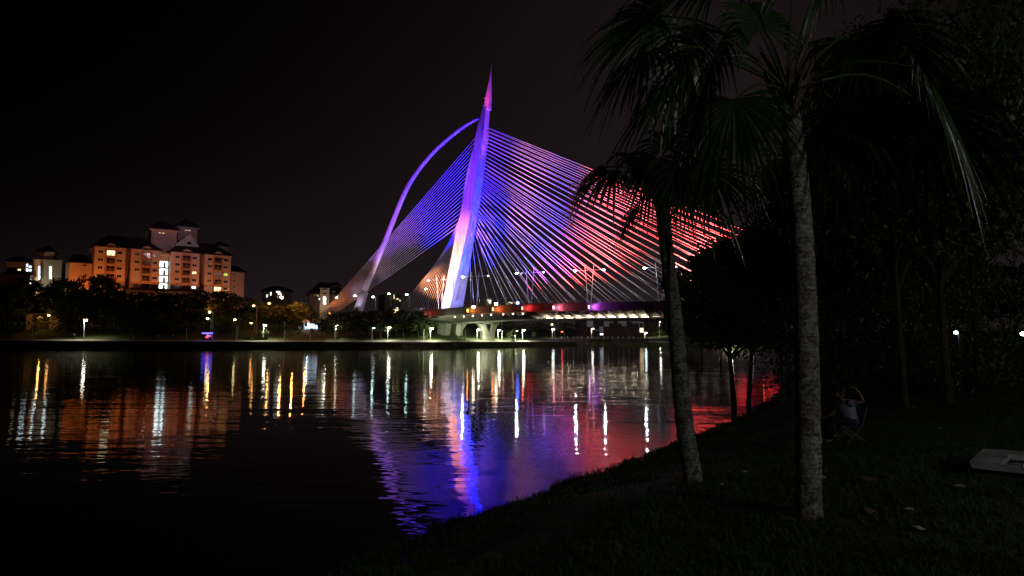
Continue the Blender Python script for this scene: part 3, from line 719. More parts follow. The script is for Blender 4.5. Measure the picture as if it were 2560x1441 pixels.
# lights of the block (sodium street lamps hidden by the trees)
for i, (cx, d, z, pw, c) in enumerate([(900, 15, 18, 16, (1, .25, .05)), (1330, 14, 17, 13, (1, .26, .07)), (1800, 15, 17, 14, (1, .31, .13)), (2250, 15, 17, 14, (1, .34, .17)), (700, 16, 20, 8.5, (1, .25, .04))]):
    p = FA.p(cu(cx), z, d); g = gfar(p.x, p.y)
    th = thing('street_lamp', ['sodium street lamp lighting the left bay of the apartment block', 'sodium street lamp lighting the bay left of the white stairwell', 'sodium street lamp lighting the bay right of the white stairwell', 'sodium street lamp lighting the rightmost apartment bay', 'sodium street lamp lighting the low left wing of the block'][i], 'street lamp', (p.x, p.y, g), 'sodium lamps in front of the apartment block')
    MB().tube([(p.x, p.y, g), (p.x, p.y, z + .3)], .1, 6).build('pole', M['pole'], th)
    MB().ball(p + Z * .3, .5, .3, .15).build('lamp_head', M['lamp_sodium'], th)
    lt = spot(p + Z * .1, FA.p(cu(cx), 33, 0), c, pw * K, 150, 1, .4)
spot(FA.p(cu(1700), EZ + 2, 40), FA.p(cu(1760), 50, -5), (.85, .5, .55), 9 * K, 60, 1)
# far left block
FB = Fac(P(14, 690, 292), P(160, 690, 300))
blk = thing('apartment_building', 'pale block at the left edge with square tower and lit stair windows', 'building', FB.p(FB.len / 2, 8, -5))
def hb(x, y, d=0): return FB.hit(x / 12, 600 + y / 12, d)
def wallb(x0, x1, ytop, ybot, d0, d1, m, roof=None, rl=.3):
    u0, z1 = hb(x0, ytop, d1); u1, _ = hb(x1, ytop, d1)
    mb = MB(); FB.box(mb, u0, u1, 8, z1, d0, d1); FB.box(mb, u0 - .5, u1 + .5, z1 + .01, z1 + .4, d0 - .5, d1 + .5); mb.build('wall', m, blk)
    if roof: mb = MB(); FB.hip(mb, u0, u1, z1 + .75, roof, d0, d1, .9, rl); mb.build('roof', M['roof'], blk)
wallb(200, 760, 690, 1100, -9, 0, M['wall_grey'], 2.6, .4); wallb(1010, 1860, 610, 1200, -10, -1, M['wall_grey']); wallb(1010, 1205, 612, 1200, -1, 1.6, M['wall_cream'])
wallb(1145, 1600, 385, 580, -9, -2, M['wall_grey'], 3.0, .02); wallb(740, 1010, 690, 1100, -9, -2.5, M['wall_grey'], 1.4)
for x, ys_, wd, hh in ((790, (750, 900, 1030), 1.5, 1.7), (905, (810, 915, 1050), 1.1, 1.1), (1175, (850, 990, 1130), .9, 1.9), (1515, (860, 990, 1120), 1.1, 1.8)):
    for y in ys_:
        dd = -2.5 if x < 1000 else (1.6 if x < 1300 else -1); u, z = hb(x, y, dd); FB.window(blk, u, z, wd, hh, M['win_white'], dd)
u, z = hb(580, 900, 0); FB.window(blk, u, z, 1.3, .9, M['win_warm'], 0)
u, z = hb(590, 745, 0); FB.window(blk, u, z, 1.2, .8, M['glass'], 0)
u, z = hb(1360, 420, -2); FB.window(blk, u, z, 3.2, .5, M['glass'], -2)
mb = MB(); u0, z1 = hb(100, 1060, 4); u1, _ = hb(1000, 1060, 4); FB.hip(mb, u0, u1, z1, 1.8, 1, 9, .5, .6); FB.box(mb, u0, u1, 8, z1 - .4, 1.2, 8.8); mb.build('podium', M['roof'], blk)
point(FB.p(FB.len * .55, 26, 8), (.95, .85, .55), 1.7 * K)
# other buildings
def simple_building(label, x0, x1, ytop, D, D2, zb, wm, roofh, wins, name='building', depth=8, rl=.4, roofm='roof'):
    f = Fac(P(x0, ytop, D), P(x1, ytop, D2)); z1 = f.hit((x0 + x1) / 2, ytop)[1]
    th = thing(name, label, 'building', f.p(f.len / 2, zb, -depth / 2))
    mb = MB(); f.box(mb, 0, f.len, zb, z1, -depth, 0); f.box(mb, -.2, f.len + .2, z1 - .35, z1 - .02, -depth - .2, .2); mb.build('wall', wm, th)
    if roofh: mb = MB(); f.hip(mb, 0, f.len, z1, roofh, -depth, 0, 1.0, rl); mb.build('roof', M[roofm], th)
    for px, py, wd, hh, g in wins:
        u, z = f.hit(px, py); f.window(th, u, z, wd, hh, M[g])
    return th, f, z1
W = random.Random(3)
simple_building('round-roofed block with scattered lit windows above the glowing tree', 656, 729, 727, 420, 425, 8, M['wall_grey'], 3.2,
  [(662, 730, .9, .9, 'win_dim'), (668, 739, 1.2, 1.6, 'win_yellow'), (667, 743, .8, .8, 'win_white'), (671, 737, .7, .7, 'win_dim'), (677, 735, .9, 2.2, 'win_white'), (693, 729.5, 1.4, 1.2, 'win_white'), (698, 730, 1.3, 1.3, 'win_white'), (698, 735, 1.6, 1.5, 'win_white'), (702, 735, 1, 1, 'win_warm'), (702, 743.5, 1.8, 1.3, 'win_white'), (707, 743, .9, .9, 'win_white'), (710, 739, 1, 1, 'win_dim'), (711, 730, .9, .9, 'win_dim'), (703, 739, 1, .9, 'win_warm'), (694, 743, .7, .7, 'win_yellow')], 'apartment_building', 14, .3)
t2, f2, z2 = simple_building('dark gabled house with a pale stair tower lit white', 772, 862, 735, 330, 335, 8, M['maroon'], 6.0, [(795, 740, .8, .5, 'win_yellow'), (790, 737, 1.6, .6, 'win_dim'), (799, 748, .9, .9, 'win_white'), (834, 732, 1, 1, 'win_dim'), (840, 744, 2, 1, 'win_dim'), (858, 750, 1, 1.6, 'win_dim')], 'house', 12, .35)
u0 = f2.hit(800, 740, 1.2)[0]; u1 = f2.hit(823, 740, 1.2)[0]; zt2 = f2.hit(811, 719, 1.2)[1]
mb = MB(); f2.box(mb, u0, u1, 8, zt2, -4, 1.2); mb.build('tower', M['wall_cream'], t2)
mb = MB(); f2.hip(mb, u0, u1, zt2 + .01, 2.4, -4, 1.2, .9, .02); mb.build('roof', M['roof'], t2)
u0b = f2.hit(830, 720, -3)[0]; u1b = f2.hit(852, 720, -3)[0]; zb2 = f2.hit(840, 715, -3)[1]
mb = MB(); f2.box(mb, u0b, u1b, zb2 - 8, zb2, -9, -3); mb.build('tower', M['maroon'], t2); mb = MB(); f2.hip(mb, u0b, u1b, zb2 + .01, 2.4, -9, -3, .8, .02); mb.build('roof', M['roof'], t2)
for y, wd in ((744, 1.4), (748, 1.7), (752, 1.3), (756, 1.6), (760, 1.5)):
    u, z = f2.hit(811, y, 1.2); f2.window(t2, u + W.uniform(-.1, .2), z, wd, .75, M['win_white'], 1.2)
for y in (723.5, 734):
    u, z = f2.hit(811, y, 1.2); f2.window(t2, u, z, 2.4, .8, M['glass'], 1.2)
point(f2.p(f2.len * .45, z2 - 6, 9), (1, .8, .45), 1.0 * K)
simple_building('distant pale block behind the greenish street lamps', 962, 1002, 737, 420, 425, 8, M['wall_grey'], 0, [(966, 742, 1, 1, 'win_dim'), (975, 744, 1, 2, 'win_dim'), (994, 748, 1.6, .8, 'win_warm'), (1000, 752, 1, 1, 'win_yellow'), (985, 742, .8, 3, 'win_yellow'), (989, 750, .8, 3, 'win_dim')], 'apartment_building', 12)
simple_building('tiny distant lit tower above the bridge deck beside the pylon', 1217, 1229, 747.5, 520, 522, 8, M['wall_cream'], 0, [(1220, 751, 1.6, 1, 'win_yellow'), (1225, 753, 2, 1, 'win_white'), (1224, 757, 2.4, 1.2, 'win_white')], 'apartment_building', 10)
simple_building('pale distant block above the red-lit part of the deck', 1271, 1282, 754, 540, 541, 8, M['wall_cream'], 1.5, [(1274, 756, 1.6, 1, 'win_yellow'), (1279, 758, 1.6, 1, 'win_yellow')], 'apartment_building', 10)
point((P(1225, 750, 500)), (1, .85, .6), 2.5 * K); point(P(1277, 752, 515), (1, .8, .5), 2.0 * K)
# low orange-lit house at far left
hs, fh, zh_ = simple_building('small orange-lit house with timber screen among the dark trees', 66, 148, 783, 250, 252, 4, M['wall_cream'], 2.4, [], 'house', 8)
mb = MB()
for k in range(11):
    u = fh.hit(82, 800)[0] + k * .52; fh.box(mb, u, u + .3, 4.5, zh_ - .5, .004, .25)
mb.build('timber_screen', M['bark'], hs)
mb = MB(); ua, ub = fh.hit(81, 800)[0], fh.hit(124, 800)[0]; fh.box(mb, ua, ub, 4.4, zh_ - .5, .002, .06); mb.build('opening', M['glass'], hs)
point(fh.p(fh.hit(118, 795)[0], zh_ - 2, 5), (1, .45, .12), .55 * K)
# lakeside building under the bridge
ub_, fu, zu = simple_building('dark lakeside building with pale panels seen under the bridge deck', 1440, 1680, 797, 352, 350, 1.5, M['maroon'], 0,
  [(1475, 810, 3.2, 3, 'win_dim'), (1474, 806, 3, .5, 'win_dim'), (1516, 810, 2.6, 2.6, 'win_dim'), (1522, 806, 4.6, .6, 'win_dim'), (1555, 806, 4.4, .9, 'win_dim'), (1557, 812, 1.2, 1.2, 'win_dim'), (1563, 812, 1.2, 1.2, 'win_dim'), (1594, 806, 6, .7, 'win_dim'), (1604, 826, 2.0, 2.4, 'win_warm'), (1503, 824, 2, 2.8, 'win_dim'), (1598, 814, .5, 2, 'win_dim'), (1608, 814, .5, 2, 'win_dim'), (1492, 825, 1.6, .6, 'win_dim'), (1504, 836, 1.8, 1, 'win_white')], 'lakeside_building', 10)
# white kiosk
kx = P(785, 824, 254); kg = kx.z
ko = thing('kiosk', 'white-lit open kiosk with curved canopy on the slope above the path', 'kiosk', (kx.x, kx.y, gfar(kx.x, kx.y)))
mb = MB(); mb.box((kx.x + .3, kx.y + 1, kg - 1.6), 9, 4, 3.2); mb.build('plinth', M['wall_grey'], ko)
q = lambda px, py, D=254: P(px, py, D)
mb = MB(); a, b = q(776, 810), q(794, 823.5); mb.box(((a.x + b.x) / 2, 254, (a.z + b.z) / 2), b.x - a.x, .2, a.z - b.z); mb.build('panel', M['kiosk'], ko)
for x in (761, 772, 802):
    mb = MB(); t_ = q(x, 807); mb.box((t_.x, 253.8, (t_.z + kg) / 2), .42 if x != 772 else .8, .4, t_.z - kg); mb.build('column', M['white_paint'] if x != 772 else M['kiosk'], ko)
mb = MB(); a = q(756, 808); b = q(774, 808)
mb.prism([Vector((lerp(a.x, b.x, i / 10), 252.6, a.z + .25 + 1.0 * math.sin(math.pi * i / 10))) for i in range(11)], [Vector((lerp(a.x, b.x, i / 10), 256.5, a.z + .25 + 1.0 * math.sin(math.pi * i / 10))) for i in range(11)]); mb.build('canopy', M['white_paint'], ko)
mb = MB(); a = q(774, 805); b = q(806, 805); mb.hexa([Vector((a.x, 252.8, a.z - .3)), Vector((b.x, 252.8, a.z - .5)), Vector((b.x, 257.5, a.z + .9)), Vector((a.x, 257.5, a.z + .9)), Vector((a.x, 252.8, a.z - .15)), Vector((b.x, 252.8, a.z - .35)), Vector((b.x, 257.5, a.z + 1.1)), Vector((a.x, 257.5, a.z + 1.1))]); mb.build('roof', M['roof_pale'], ko)
mb = MB(); a = q(750, 818); mb.box((a.x, 253.6, a.z - .3), 1.1, .5, .9); mb.build('counter', M['white_paint'], ko)
mb = MB(); a = q(766, 820); mb.box((a.x, 254.2, a.z - .1), 1.0, .5, 1.1); mb.build('counter', M['kiosk'], ko)
point(q(768, 813, 252.6), (.7, .88, 1), .12 * K, .1)

# ------------------------------------------------------------------ footbridge with culverts and railing
fb = thing('footbridge', 'low maroon footbridge with three dark culverts and pale railing posts', 'footbridge', (28, 313, 0))
mb = MB(); X0, X1 = 12.0, 66.0; Y0 = 309.0; zt3 = P(1500, 847, Y0).z
hx = [(P(c, 858, Y0).x) for c in (1480, 1501, 1521)]
segs = [X0] + [v for h_ in hx for v in (h_ - 1.35, h_ + 1.35)] + [X1]
for i in range(0, len(segs), 2): mb.box(((segs[i] + segs[i + 1]) / 2, Y0 + 2, zt3 / 2 - .5), segs[i + 1] - segs[i], 4, zt3 + 1)
for h_ in hx: mb.box((h_, Y0 + 2, zt3 - .35), 2.7, 3.9, .7); mb.box((h_, Y0 + 3.8, zt3 / 2 - .6), 2.7, .2, zt3)
mb.build('wall', M['maroon'], fb)
for px in (1386, 1404, 1419, 1434, 1444, 1454, 1470, 1483, 1496, 1510, 1520, 1531, 1545, 1558, 1572, 1584):
    a = P(px, 841, Y0 + .4); MB().box((a.x, Y0 + .4, (a.z + zt3) / 2), .28 if px % 3 else .42, .28, a.z - zt3).build('post', M['white_paint'], fb)
mb = MB(); a = P(1386, 845, Y0 + .4); b = P(1584, 845, Y0 + .4)
for zz in (.3, .75): mb.bar(Vector((a.x, Y0 + .4, zt3 + zz)), Vector((b.x, Y0 + .4, zt3 + zz)), .05)
mb.build('rail', M['rail'], fb)
# planter wall by the floodlit palm
pw = P(1655, 851, 318); tag(MB().box((pw.x, 318, pw.z - .2), 7, 1.2, 1.2).build('planter_wall', M['path'], loc=(pw.x, 318, pw.z - .8)), 'pale low planter wall below the floodlit little palm', 'planter')

# ------------------------------------------------------------------ trees
def leaf_quads(mb, c, r, n, size, rnd, flat=.7):
    for _ in range(n):
        while True:
            d = Vector((rnd.uniform(-1, 1), rnd.uniform(-1, 1), rnd.uniform(-1, 1)))
            if .05 < d.length < 1: break
        p = c + Vector((d.x * r, d.y * r, d.z * r * flat))
        a = Vector((rnd.gauss(0, 1), rnd.gauss(0, 1), rnd.gauss(0, .7))).normalized(); b = a.orthogonal().normalized()
        b = Matrix.Rotation(rnd.uniform(0, 6.28), 3, a) @ b; c2 = a.cross(b); s = size * rnd.uniform(.6, 1.3)
        mb.quad(p - b * s, p - c2 * s * .38, p + b * s, p + c2 * s * .38)
def proto_tree(seed, hh, rad, cb, nclump, nleaf, size, leafm, rclump, tk=1.0):
    rnd = random.Random(seed); root = bpy.data.objects.new('tree', None); COL.objects.link(root)
    mb = MB(); tp = Vector((rnd.uniform(-.4, .4), rnd.uniform(-.4, .4), hh * .62))
    mb.tube([(0, 0, -.6), (0, 0, .4), tp * .5, tp], [hh * .032 * tk, hh * .024 * tk, hh * .018 * tk, hh * .008], 8)
    cl = []
    for k in range(nclump):
        zf = rnd.random(); an = rnd.uniform(0, 6.283); env = math.sin(math.pi * (.12 + .83 * zf)) ** .7
        rr = rad * env * math.sqrt(rnd.uniform(.15, 1)); cl.append(Vector((math.cos(an) * rr, math.sin(an) * rr, hh * (cb + (1 - cb) * zf) * rnd.uniform(.93, 1.03))))
    for c in cl[::3]:
        st_ = tp * rnd.uniform(.45, .95); mb.tube([st_, lerp(st_, c, .55) + Z * hh * .03, c], [hh * .009, hh * .006, hh * .002], 5)
    mb.build('trunk', M['bark'], root)
    mb = MB()
    for c in cl: leaf_quads(mb, c, rclump * rnd.uniform(.7, 1.35), nleaf, size, rnd)
    mb.build('crown', leafm, root); return root
protos = [proto_tree(11, 10, 4.6, .30, 44, 46, .42, M['leaf'], 1.25), proto_tree(12, 10, 5.6, .34, 52, 42, .42, M['leaf'], 1.3), proto_tree(13, 10, 3.4, .22, 36, 48, .40, M['leaf'], 1.15)]
used_proto = set()
def place_tree(pi, x, y, gz, h, wscale, rz, label, group, pr=None):
    src = (pr or protos)[pi]
    if src.name in used_proto: c = copy_tree(src)
    else: c = src; used_proto.add(src.name)
    c.location = (x, y, gz); k = h / 10; c.scale = (k * wscale, k * wscale, k); c.rotation_euler.z = rz
    tag(c, label, 'tree', group); return c
TR = [
 (10, 246, 700, 1, 1.1, 'dark tree at the left edge below the pale block'), (62, 262, 688, 0, 1.0, 'dark tree hiding the foot of the pale left block'),
 (128, 262, 700, 2, 1.1, 'dark tree behind the orange-lit house'), (172, 250, 688, 1, 1.0, 'dark tree between the pale block and the orange block'),
 (214, 256, 677, 1, 1.05, 'tallest dark tree, before the left wing of the orange block'), (262, 254, 682, 0, 1.05, 'dark tree before the left bay of the orange block'),
 (296, 262, 712, 2, 1.2, 'lower dark tree right of the tallest left tree'), (345, 258, 722, 1, 1.2, 'low dark tree before the gap of the orange block'),
 (388, 260, 722, 2, 1.3, 'dark tree before the white stairwell foot'), (430, 260, 724, 1, 1.1, 'low dark tree right of the white stairwell foot'),
 (478, 252, 724, 0, 1.1, 'dark tree before the third bay of the orange block'), (524, 256, 720, 1, 1.0, 'dark tree with orange-lit twigs above the blue-lit cart'),
 (568, 256, 724, 0, 1.1, 'dark tree before the right end of the orange block'), (606, 262, 732, 1, 1.1, 'dark tree right of the orange block'),
 (648, 254, 750, 0, 1.2, 'dark tree left of the glowing tree'), (700, 252, 757, 1, 1.35, 'tree whose top glows orange from a lamp behind'),
 (744, 256, 752, 0, 1.25, 'right tree of the orange glowing pair'), (775, 274, 762, 2, 1.3, 'dark tree behind the white kiosk'),
 (842, 238, 774, 1, 1.6, 'low dark tree below the orange end of the backstays'), (897, 239, 772, 0, 1.4, 'dark tree in front of the arch foot'),
 (952, 240, 768, 1, 1.45, 'broad dark tree right of the arch foot'), (1008, 242, 764, 1, 1.4, 'broad dark tree before the far backstays'),
 (1046, 245, 773, 0, 1.4, 'dark tree covering the left end of the bridge deck'), (1268, 345, 800, 1, 1.3, 'dim reddish tree behind the pier with a hole'),
 (1310, 342, 806, 0, 1.4, 'dark tree under the bridge behind the bright lamp'), (1352, 348, 802, 1, 1.3, 'dark tree under the bridge right of the bright lamp'),
 (1415, 346, 805, 0, 1.4, 'dark tree under the bridge left of the lakeside building'), (1560, 338, 828, 2, 1.5, 'low dark tree before the lakeside building'),
 (1705, 262, 706, 0, 1.1, 'dark tree just right of the leaning palm trunk, across the water'), (1752, 264, 690, 1, 1.05, 'dark tree on the right shore below the red cables'),
 (1800, 266, 676, 0, 1.1, 'dark tree on the right shore at the end of the cables'), (1880, 262, 640, 1, 1.0, 'tall dark tree on the right shore behind the shoreline saplings'), (1950, 262, 660, 1, 1.0, 'dark tree on the right shore behind the thick palm trunk'),
 (2040, 262, 640, 0, 1.1, 'dark tree on the right shore right of the thick palm trunk'), (2130, 258, 650, 1, 1.1, 'dark tree on the right shore behind the seated person'), (2230, 262, 630, 0, 1.2, 'dark tree on the right shore, right of the seated person'), (2330, 258, 640, 1, 1.2, 'dark tree on the right shore left of the small park lamp'), (2430, 262, 630, 0, 1.2, 'dark tree on the right shore right of the small park lamp'), (2540, 258, 640, 1, 1.2, 'dark tree on the right shore at the right edge'),
 (30, 238, 775, 2, 1.3, 'low bushy tree at the far left end of the path'), (180, 249, 766, 0, 1.3, 'low dark tree left of the bright lone path lamp'), (262, 249, 762, 1, 1.2, 'low dark tree right of the bright lone path lamp'),
 (340, 240, 765, 0, 1.3, 'low dark tree beside the path left of the bollards'), (410, 241, 770, 1, 1.3, 'low dark tree beside the path right of the bollards'), (548, 239, 778, 0, 1.2, 'low dark tree overhanging the blue-lit cart')]
for i, (px, D, ty, pi, ws, lab) in enumerate(TR):
    x = (px - CX) / F * D; g = gfar(x, D); h = P(px, ty, D).z - g
    place_tree(pi, x, D, g, h * .89, ws * (.78 if h > 20 else 1.08), i * 1.7, lab, 'dark trees on the far shore')
# orange glow behind the glowing trees
point(P(703, 749, 250), (1, .34, .06), 1.3 * K, .2); point(P(733, 749, 251), (1, .34, .06), 1.5 * K, .2); point(P(764, 768, 251), (1, .27, .05), 1.1 * K, .2); point(P(672, 759, 250), (1, .34, .06), .4 * K, .2); point(P(525, 775, 249), (1, .3, .08), .35 * K, .2)
# shore saplings
sap = proto_tree(21, 10, 3.6, .45, 16, 26, .5, M['bush'], 1.5)
for i, (px, D, ty, lab) in enumerate([(1286, 269, 826, 'bright green sapling under the bridge beside a lamp'), (1335, 292, 832, 'slender lit sapling at the right end of the lit lawn'), (1272, 272, 834, 'small sapling left of the bright one under the bridge'), (1068, 245, 832, 'small lit sapling left of the bridge piers')]):
    x = (px - CX) / F * D; g = gfar(x, D); place_tree(0, x, D, g, P(px, ty, D).z - g, .9, i, lab, 'saplings under the bridge', [sap])
# lit bush and hedges on the left path
def bush(px, py, D, r, label, n=260, name='bush', m='bush', sc=(1, 1, 1)):
    p = P(px, py, D); rnd = random.Random(int(px)); mb = MB()
    for _ in range(9): leaf_quads(mb, p + Vector((rnd.uniform(-r, r) * sc[0], rnd.uniform(-.6, .6), rnd.uniform(-.35, .5) * r * sc[2])), r * .5, n // 9, .22, rnd)
    mb.tube([(p.x, p.y, gfar(p.x, p.y) - .1), p], .06, 5)
    tag(mb.build(name, M[m], loc=(p.x, p.y, gfar(p.x, p.y))), label, 'bush', 'shrubs along the far path')
bush(662, 833, 231.6, 1.5, 'bright green bush wrapped around the lit path lamp')
bush(1062, 846, 241, 1.0, 'little dark bush beside the lit lamp left of the piers')
for px, wd, lab in ((652, 4.6, 'clipped hedge with pale kerb beside the lit path lamp'), (622, 2.2, 'short clipped hedge at the steps left of the lamp')):
    p = P(px, 849, 232.6); g = gfar(p.x, p.y); mb = MB(); mb.box((p.x, p.y, g + .5), wd, .9, .9); o = mb.build('hedge', M['hedge'], loc=(p.x, p.y, g)); tag(o, lab, 'hedge', 'clipped hedges beside the path')
p = P(640, 845, 235); mb = MB(); mb.bar(P(560, 838, 240), P(640, 848, 234), .3, .35); tag(mb.build('low_wall', M['path'], loc=p), 'low pale wall curving down to the path right of the cart', 'wall')
# dark hedge below the kiosk
p = P(800, 836, 245); g = gfar(p.x, 245); mb = MB(); rnd = random.Random(5)
for k in range(60): leaf_quads(mb, Vector((lerp(-88, -40, k / 59), 244 + rnd.uniform(-1, 1), gfar(lerp(-88, -40, k / 59), 244) + rnd.uniform(.5, 2.4))), 1.0, 30, .3, rnd)
tag(mb.build('hedge', M['leaf'], loc=(p.x, 245, g)), 'long dark hedge on the slope below the white kiosk', 'hedge', 'clipped hedges beside the path')

for x0, x1, D, hh, lab in ((98, 215, 254, 9, 'dark undergrowth on the right shore behind the thick palm trunk'), (-172, -126, 247, 5, 'dark undergrowth hedge behind the lone bright path lamp'), (-126, -90, 248, 5, 'dark undergrowth hedge behind the blue-lit cart')):
    mb = MB(); rnd = random.Random(int(D)); n = int((x1 - x0) * 1.6)
    for k in range(n): x = lerp(x0, x1, k / n); leaf_quads(mb, Vector((x, D + rnd.uniform(-1, 1), gfar(x, D) + rnd.uniform(.4, hh))), 1.5, 30, .4, rnd)
    tag(mb.build('hedge', M['leaf'], loc=((x0 + x1) / 2, D, gfar((x0 + x1) / 2, D))), lab, 'hedge', 'clipped hedges beside the path')

# ------------------------------------------------------------------ cart, bollards, people far away
ctp = P(521, 848, 231.5); cg = gfar(ctp.x, ctp.y); ct = thing('snack_cart', 'small cart with a glowing blue canopy and red goods by the path', 'cart', (ctp.x, ctp.y, cg))
def cb(x, y, z): return Vector((ctp.x + x, ctp.y + y, cg + z))
mb = MB(); mb.box(cb(0, 0, .75), 2.3, 1.1, .7); mb.build('body', M['white_paint'], ct)
mb = MB(); mb.box(cb(0, 0, 2.35), 3.4, 1.7, .16); mb.build('canopy', M['dark_metal'], ct)
mb = MB(); mb.box(cb(0, -.9, 2.22), 3.5, .1, .3); mb.build('led_strip', M['led_blue'], ct)
for x in (-1.1, 1.1): MB().tube([cb(x, -.4, 1.1), cb(x, -.4, 2.28)], .05, 6).build('post', M['dark_metal'], ct)
for x in (-.8, .8):
    mb = MB(); mb.tube([cb(x, -.62, .35), cb(x, -.56, .35)], .35, 14); mb.build('wheel', M['dark_metal'], ct)
mb = MB(); mb.box(cb(-.2, -.3, 1.45), .6, .4, .7, .3); mb.box(cb(.6, -.35, 1.3), .5, .4, .4); mb.mi = 0; mb.build('goods', M['goods'], ct)
mb = MB(); mb.box(cb(-.3, -.6, .85), .9, .06, .35); mb.build('sign', M['led_red'], ct)
for px, lab in ((335, 'left white bollard on the path left of the walking figure'), (395, 'right white bollard on the path left of the walking figure')):
    D = PD(px) + 2; p = P(px, 848, D); g = gfar(p.x, D); t0_ = P(px, 838.5, D).z
    mb = MB(); mb.tube([(p.x, D, g - .1), (p.x, D, t0_), (p.x, D, t0_ + .1)], [.14, .12, .05], 10); tag(mb.build('bollard', M['white_paint'], loc=(p.x, D, g)), lab, 'bollard', 'bollards on the far path')

def skin_mesh(name, chain, mat_, parent, levels=2, root=0):
    """chain: list of (position, radius, parent index)"""
    me = bpy.data.meshes.new(name); off = wl(parent)
    me.from_pydata([tuple(Vector(p) - off) for p, r, q in chain], [(q, i) for i, (p, r, q) in enumerate(chain) if q is not None], [])
    me.materials.append(mat_); o = bpy.data.objects.new(name, me); COL.objects.link(o); o.parent = parent; KIDS.setdefault(parent.name, []).append(o)
    sk = o.modifiers.new('skin', 'SKIN'); sk.use_smooth_shade = True; sk.branch_smoothing = .4
    if not me.skin_vertices: me.attributes
    for i, (p, r, q) in enumerate(chain):
        rr = r if hasattr(r, '__len__') else (r, r); d = me.skin_vertices[0].data[i]; d.radius = rr; d.use_root = (i == root)
    sb = o.modifiers.new('sub', 'SUBSURF'); sb.levels = levels; sb.render_levels = levels
    return o
def standing(px, D, label, shirt, facing=1):
    x = (px - CX) / F * D; g = gfar(x, D); th = thing('person', label, 'person', (x, D, g), 'people on the far path')
    b = lambda a, c, z: Vector((x + a * facing, D + c, g + z))
    ch = [(b(0, 0, .95), .13, None), (b(0, 0, 1.2), .13, 0), (b(.02, 0, 1.42), .14, 1), (b(.04, 0, 1.52), .06, 2), (b(.07, 0, 1.66), .10, 3), (b(.08, 0, 1.75), .08, 4),
          (b(.02, -.2, 1.40), .06, 2), (b(-.1, -.24, 1.12), .045, 6), (b(.05, -.24, .9), .035, 7), (b(.02, .2, 1.40), .06, 2), (b(.14, .24, 1.14), .045, 9), (b(.3, .2, .98), .035, 10),
          (b(.05, -.09, .88), .09, 0), (b(.22, -.1, .5), .065, 12), (b(.2, -.1, .08), .045, 13), (b(.34, -.1, .04), .04, 14),
          (b(-.05, .09, .88), .09, 0), (b(-.12, .1, .5), .065, 16), (b(-.34, .1, .12), .045, 17), (b(-.24, .1, .04), .04, 18)]
    skin_mesh('body', ch, M['skin'], th, 1)
    mb = MB(); mb.tube([b(0, 0, .86), b(0, 0, 1.1), b(.01, 0, 1.35), b(.03, 0, 1.48)], [.20, .19, .21, .1], 10); mb.tube([b(.02, -.17, 1.42), b(-.05, -.24, 1.2)], [.1, .08], 8); mb.tube([b(.02, .17, 1.42), b(.08, .24, 1.22)], [.1, .08], 8)
    mb.build('shirt', shirt, th, True)
    mb = MB(); mb.tube([b(.0, -.07, .95), b(.22, -.1, .5), b(.2, -.1, .12)], [.13, .1, .07], 8); mb.tube([b(0, .07, .95), b(-.12, .1, .5), b(-.33, .1, .14)], [.13, .1, .07], 8); mb.build('trousers', M['denim'], th, True)
    MB().ball(b(.06, 0, 1.73), .125, .12, .10).build('hair', M['hair'], th, True)
standing(434, PD(434) + 2.5, 'person in a pale shirt walking on the path left of the cart', M['shirt'], 1)
standing(1141, PD(1141) + 1.5, 'dark-clothed person standing before the left V-shaped bridge pier', M['denim'], -1)
standing(188, PD(188) + 3.5, 'person in pale top on the lawn left of the bright lone lamp', M['shirt'], -1)

# ------------------------------------------------------------------ fan palms
def fan_leaf(crown, hub, tip, rnd, parent, dens=36, mats=None, wscale=1.0, droop=.55):
    mb = MB(); v = hub - crown
    mid = crown + v * .55 + Z * v.length * .14
    pp = smooth_pts([crown, mid, hub], 4); mb.mi = 1
    mb.tube(pp, [lerp(.020, .010, i / (len(pp) - 1)) * wscale for i in range(len(pp))], 5)
    mb.mi = 0; t = (tip - hub); Rr = t.length; t.normalize()
    s = t.cross(Z); s = s.normalized() if s.length > .1 else Vector((1, 0, 0)); roll = rnd.uniform(-.5, .5); s = Matrix.Rotation(roll, 3, t) @ s; n = s.cross(t)
    span = R(rnd.uniform(108, 128)); dphi = 2 * span / dens
    for i in range(dens):
        ph = -span + (i + .5) * dphi + rnd.uniform(-.02, .02); d = t * math.cos(ph) + s * math.sin(ph); sd = -t * math.sin(ph) + s * math.cos(ph)
        L_ = Rr * (.62 + .38 * math.cos(ph * .62)) * rnd.uniform(.86, 1.06); dr = droop * rnd.uniform(.75, 1.35); prev = None; fold = .18 * (1 if i % 2 else -1)
        kink = rnd.random() < .12
        for k in range(7):
            q = k / 6; r = L_ * q; w_ = (r * math.tan(dphi / 2) * 1.04 if q <= .5 else L_ * .5 * math.tan(dphi / 2) * (1 - ((q - .5) / .5) ** 1.5)) * wscale
            hang = dr * L_ * (q ** 2.2) + (.35 * L_ * max(0, q - .55) * 1.6 if kink else 0)
            c = hub + d * (r * (1 - .22 * q * q * dr)) - Z * hang + n * (.10 * L_ * q * abs(math.sin(ph)))
            a, b = c - sd * w_ + n * fold * w_, c + sd * w_ - n * fold * w_
            if prev: mb.quad(prev[0], prev[1], b, a)
            prev = (a, b)
    return mb.build('frond', mats or [M['frond'], M['petiole']], parent)
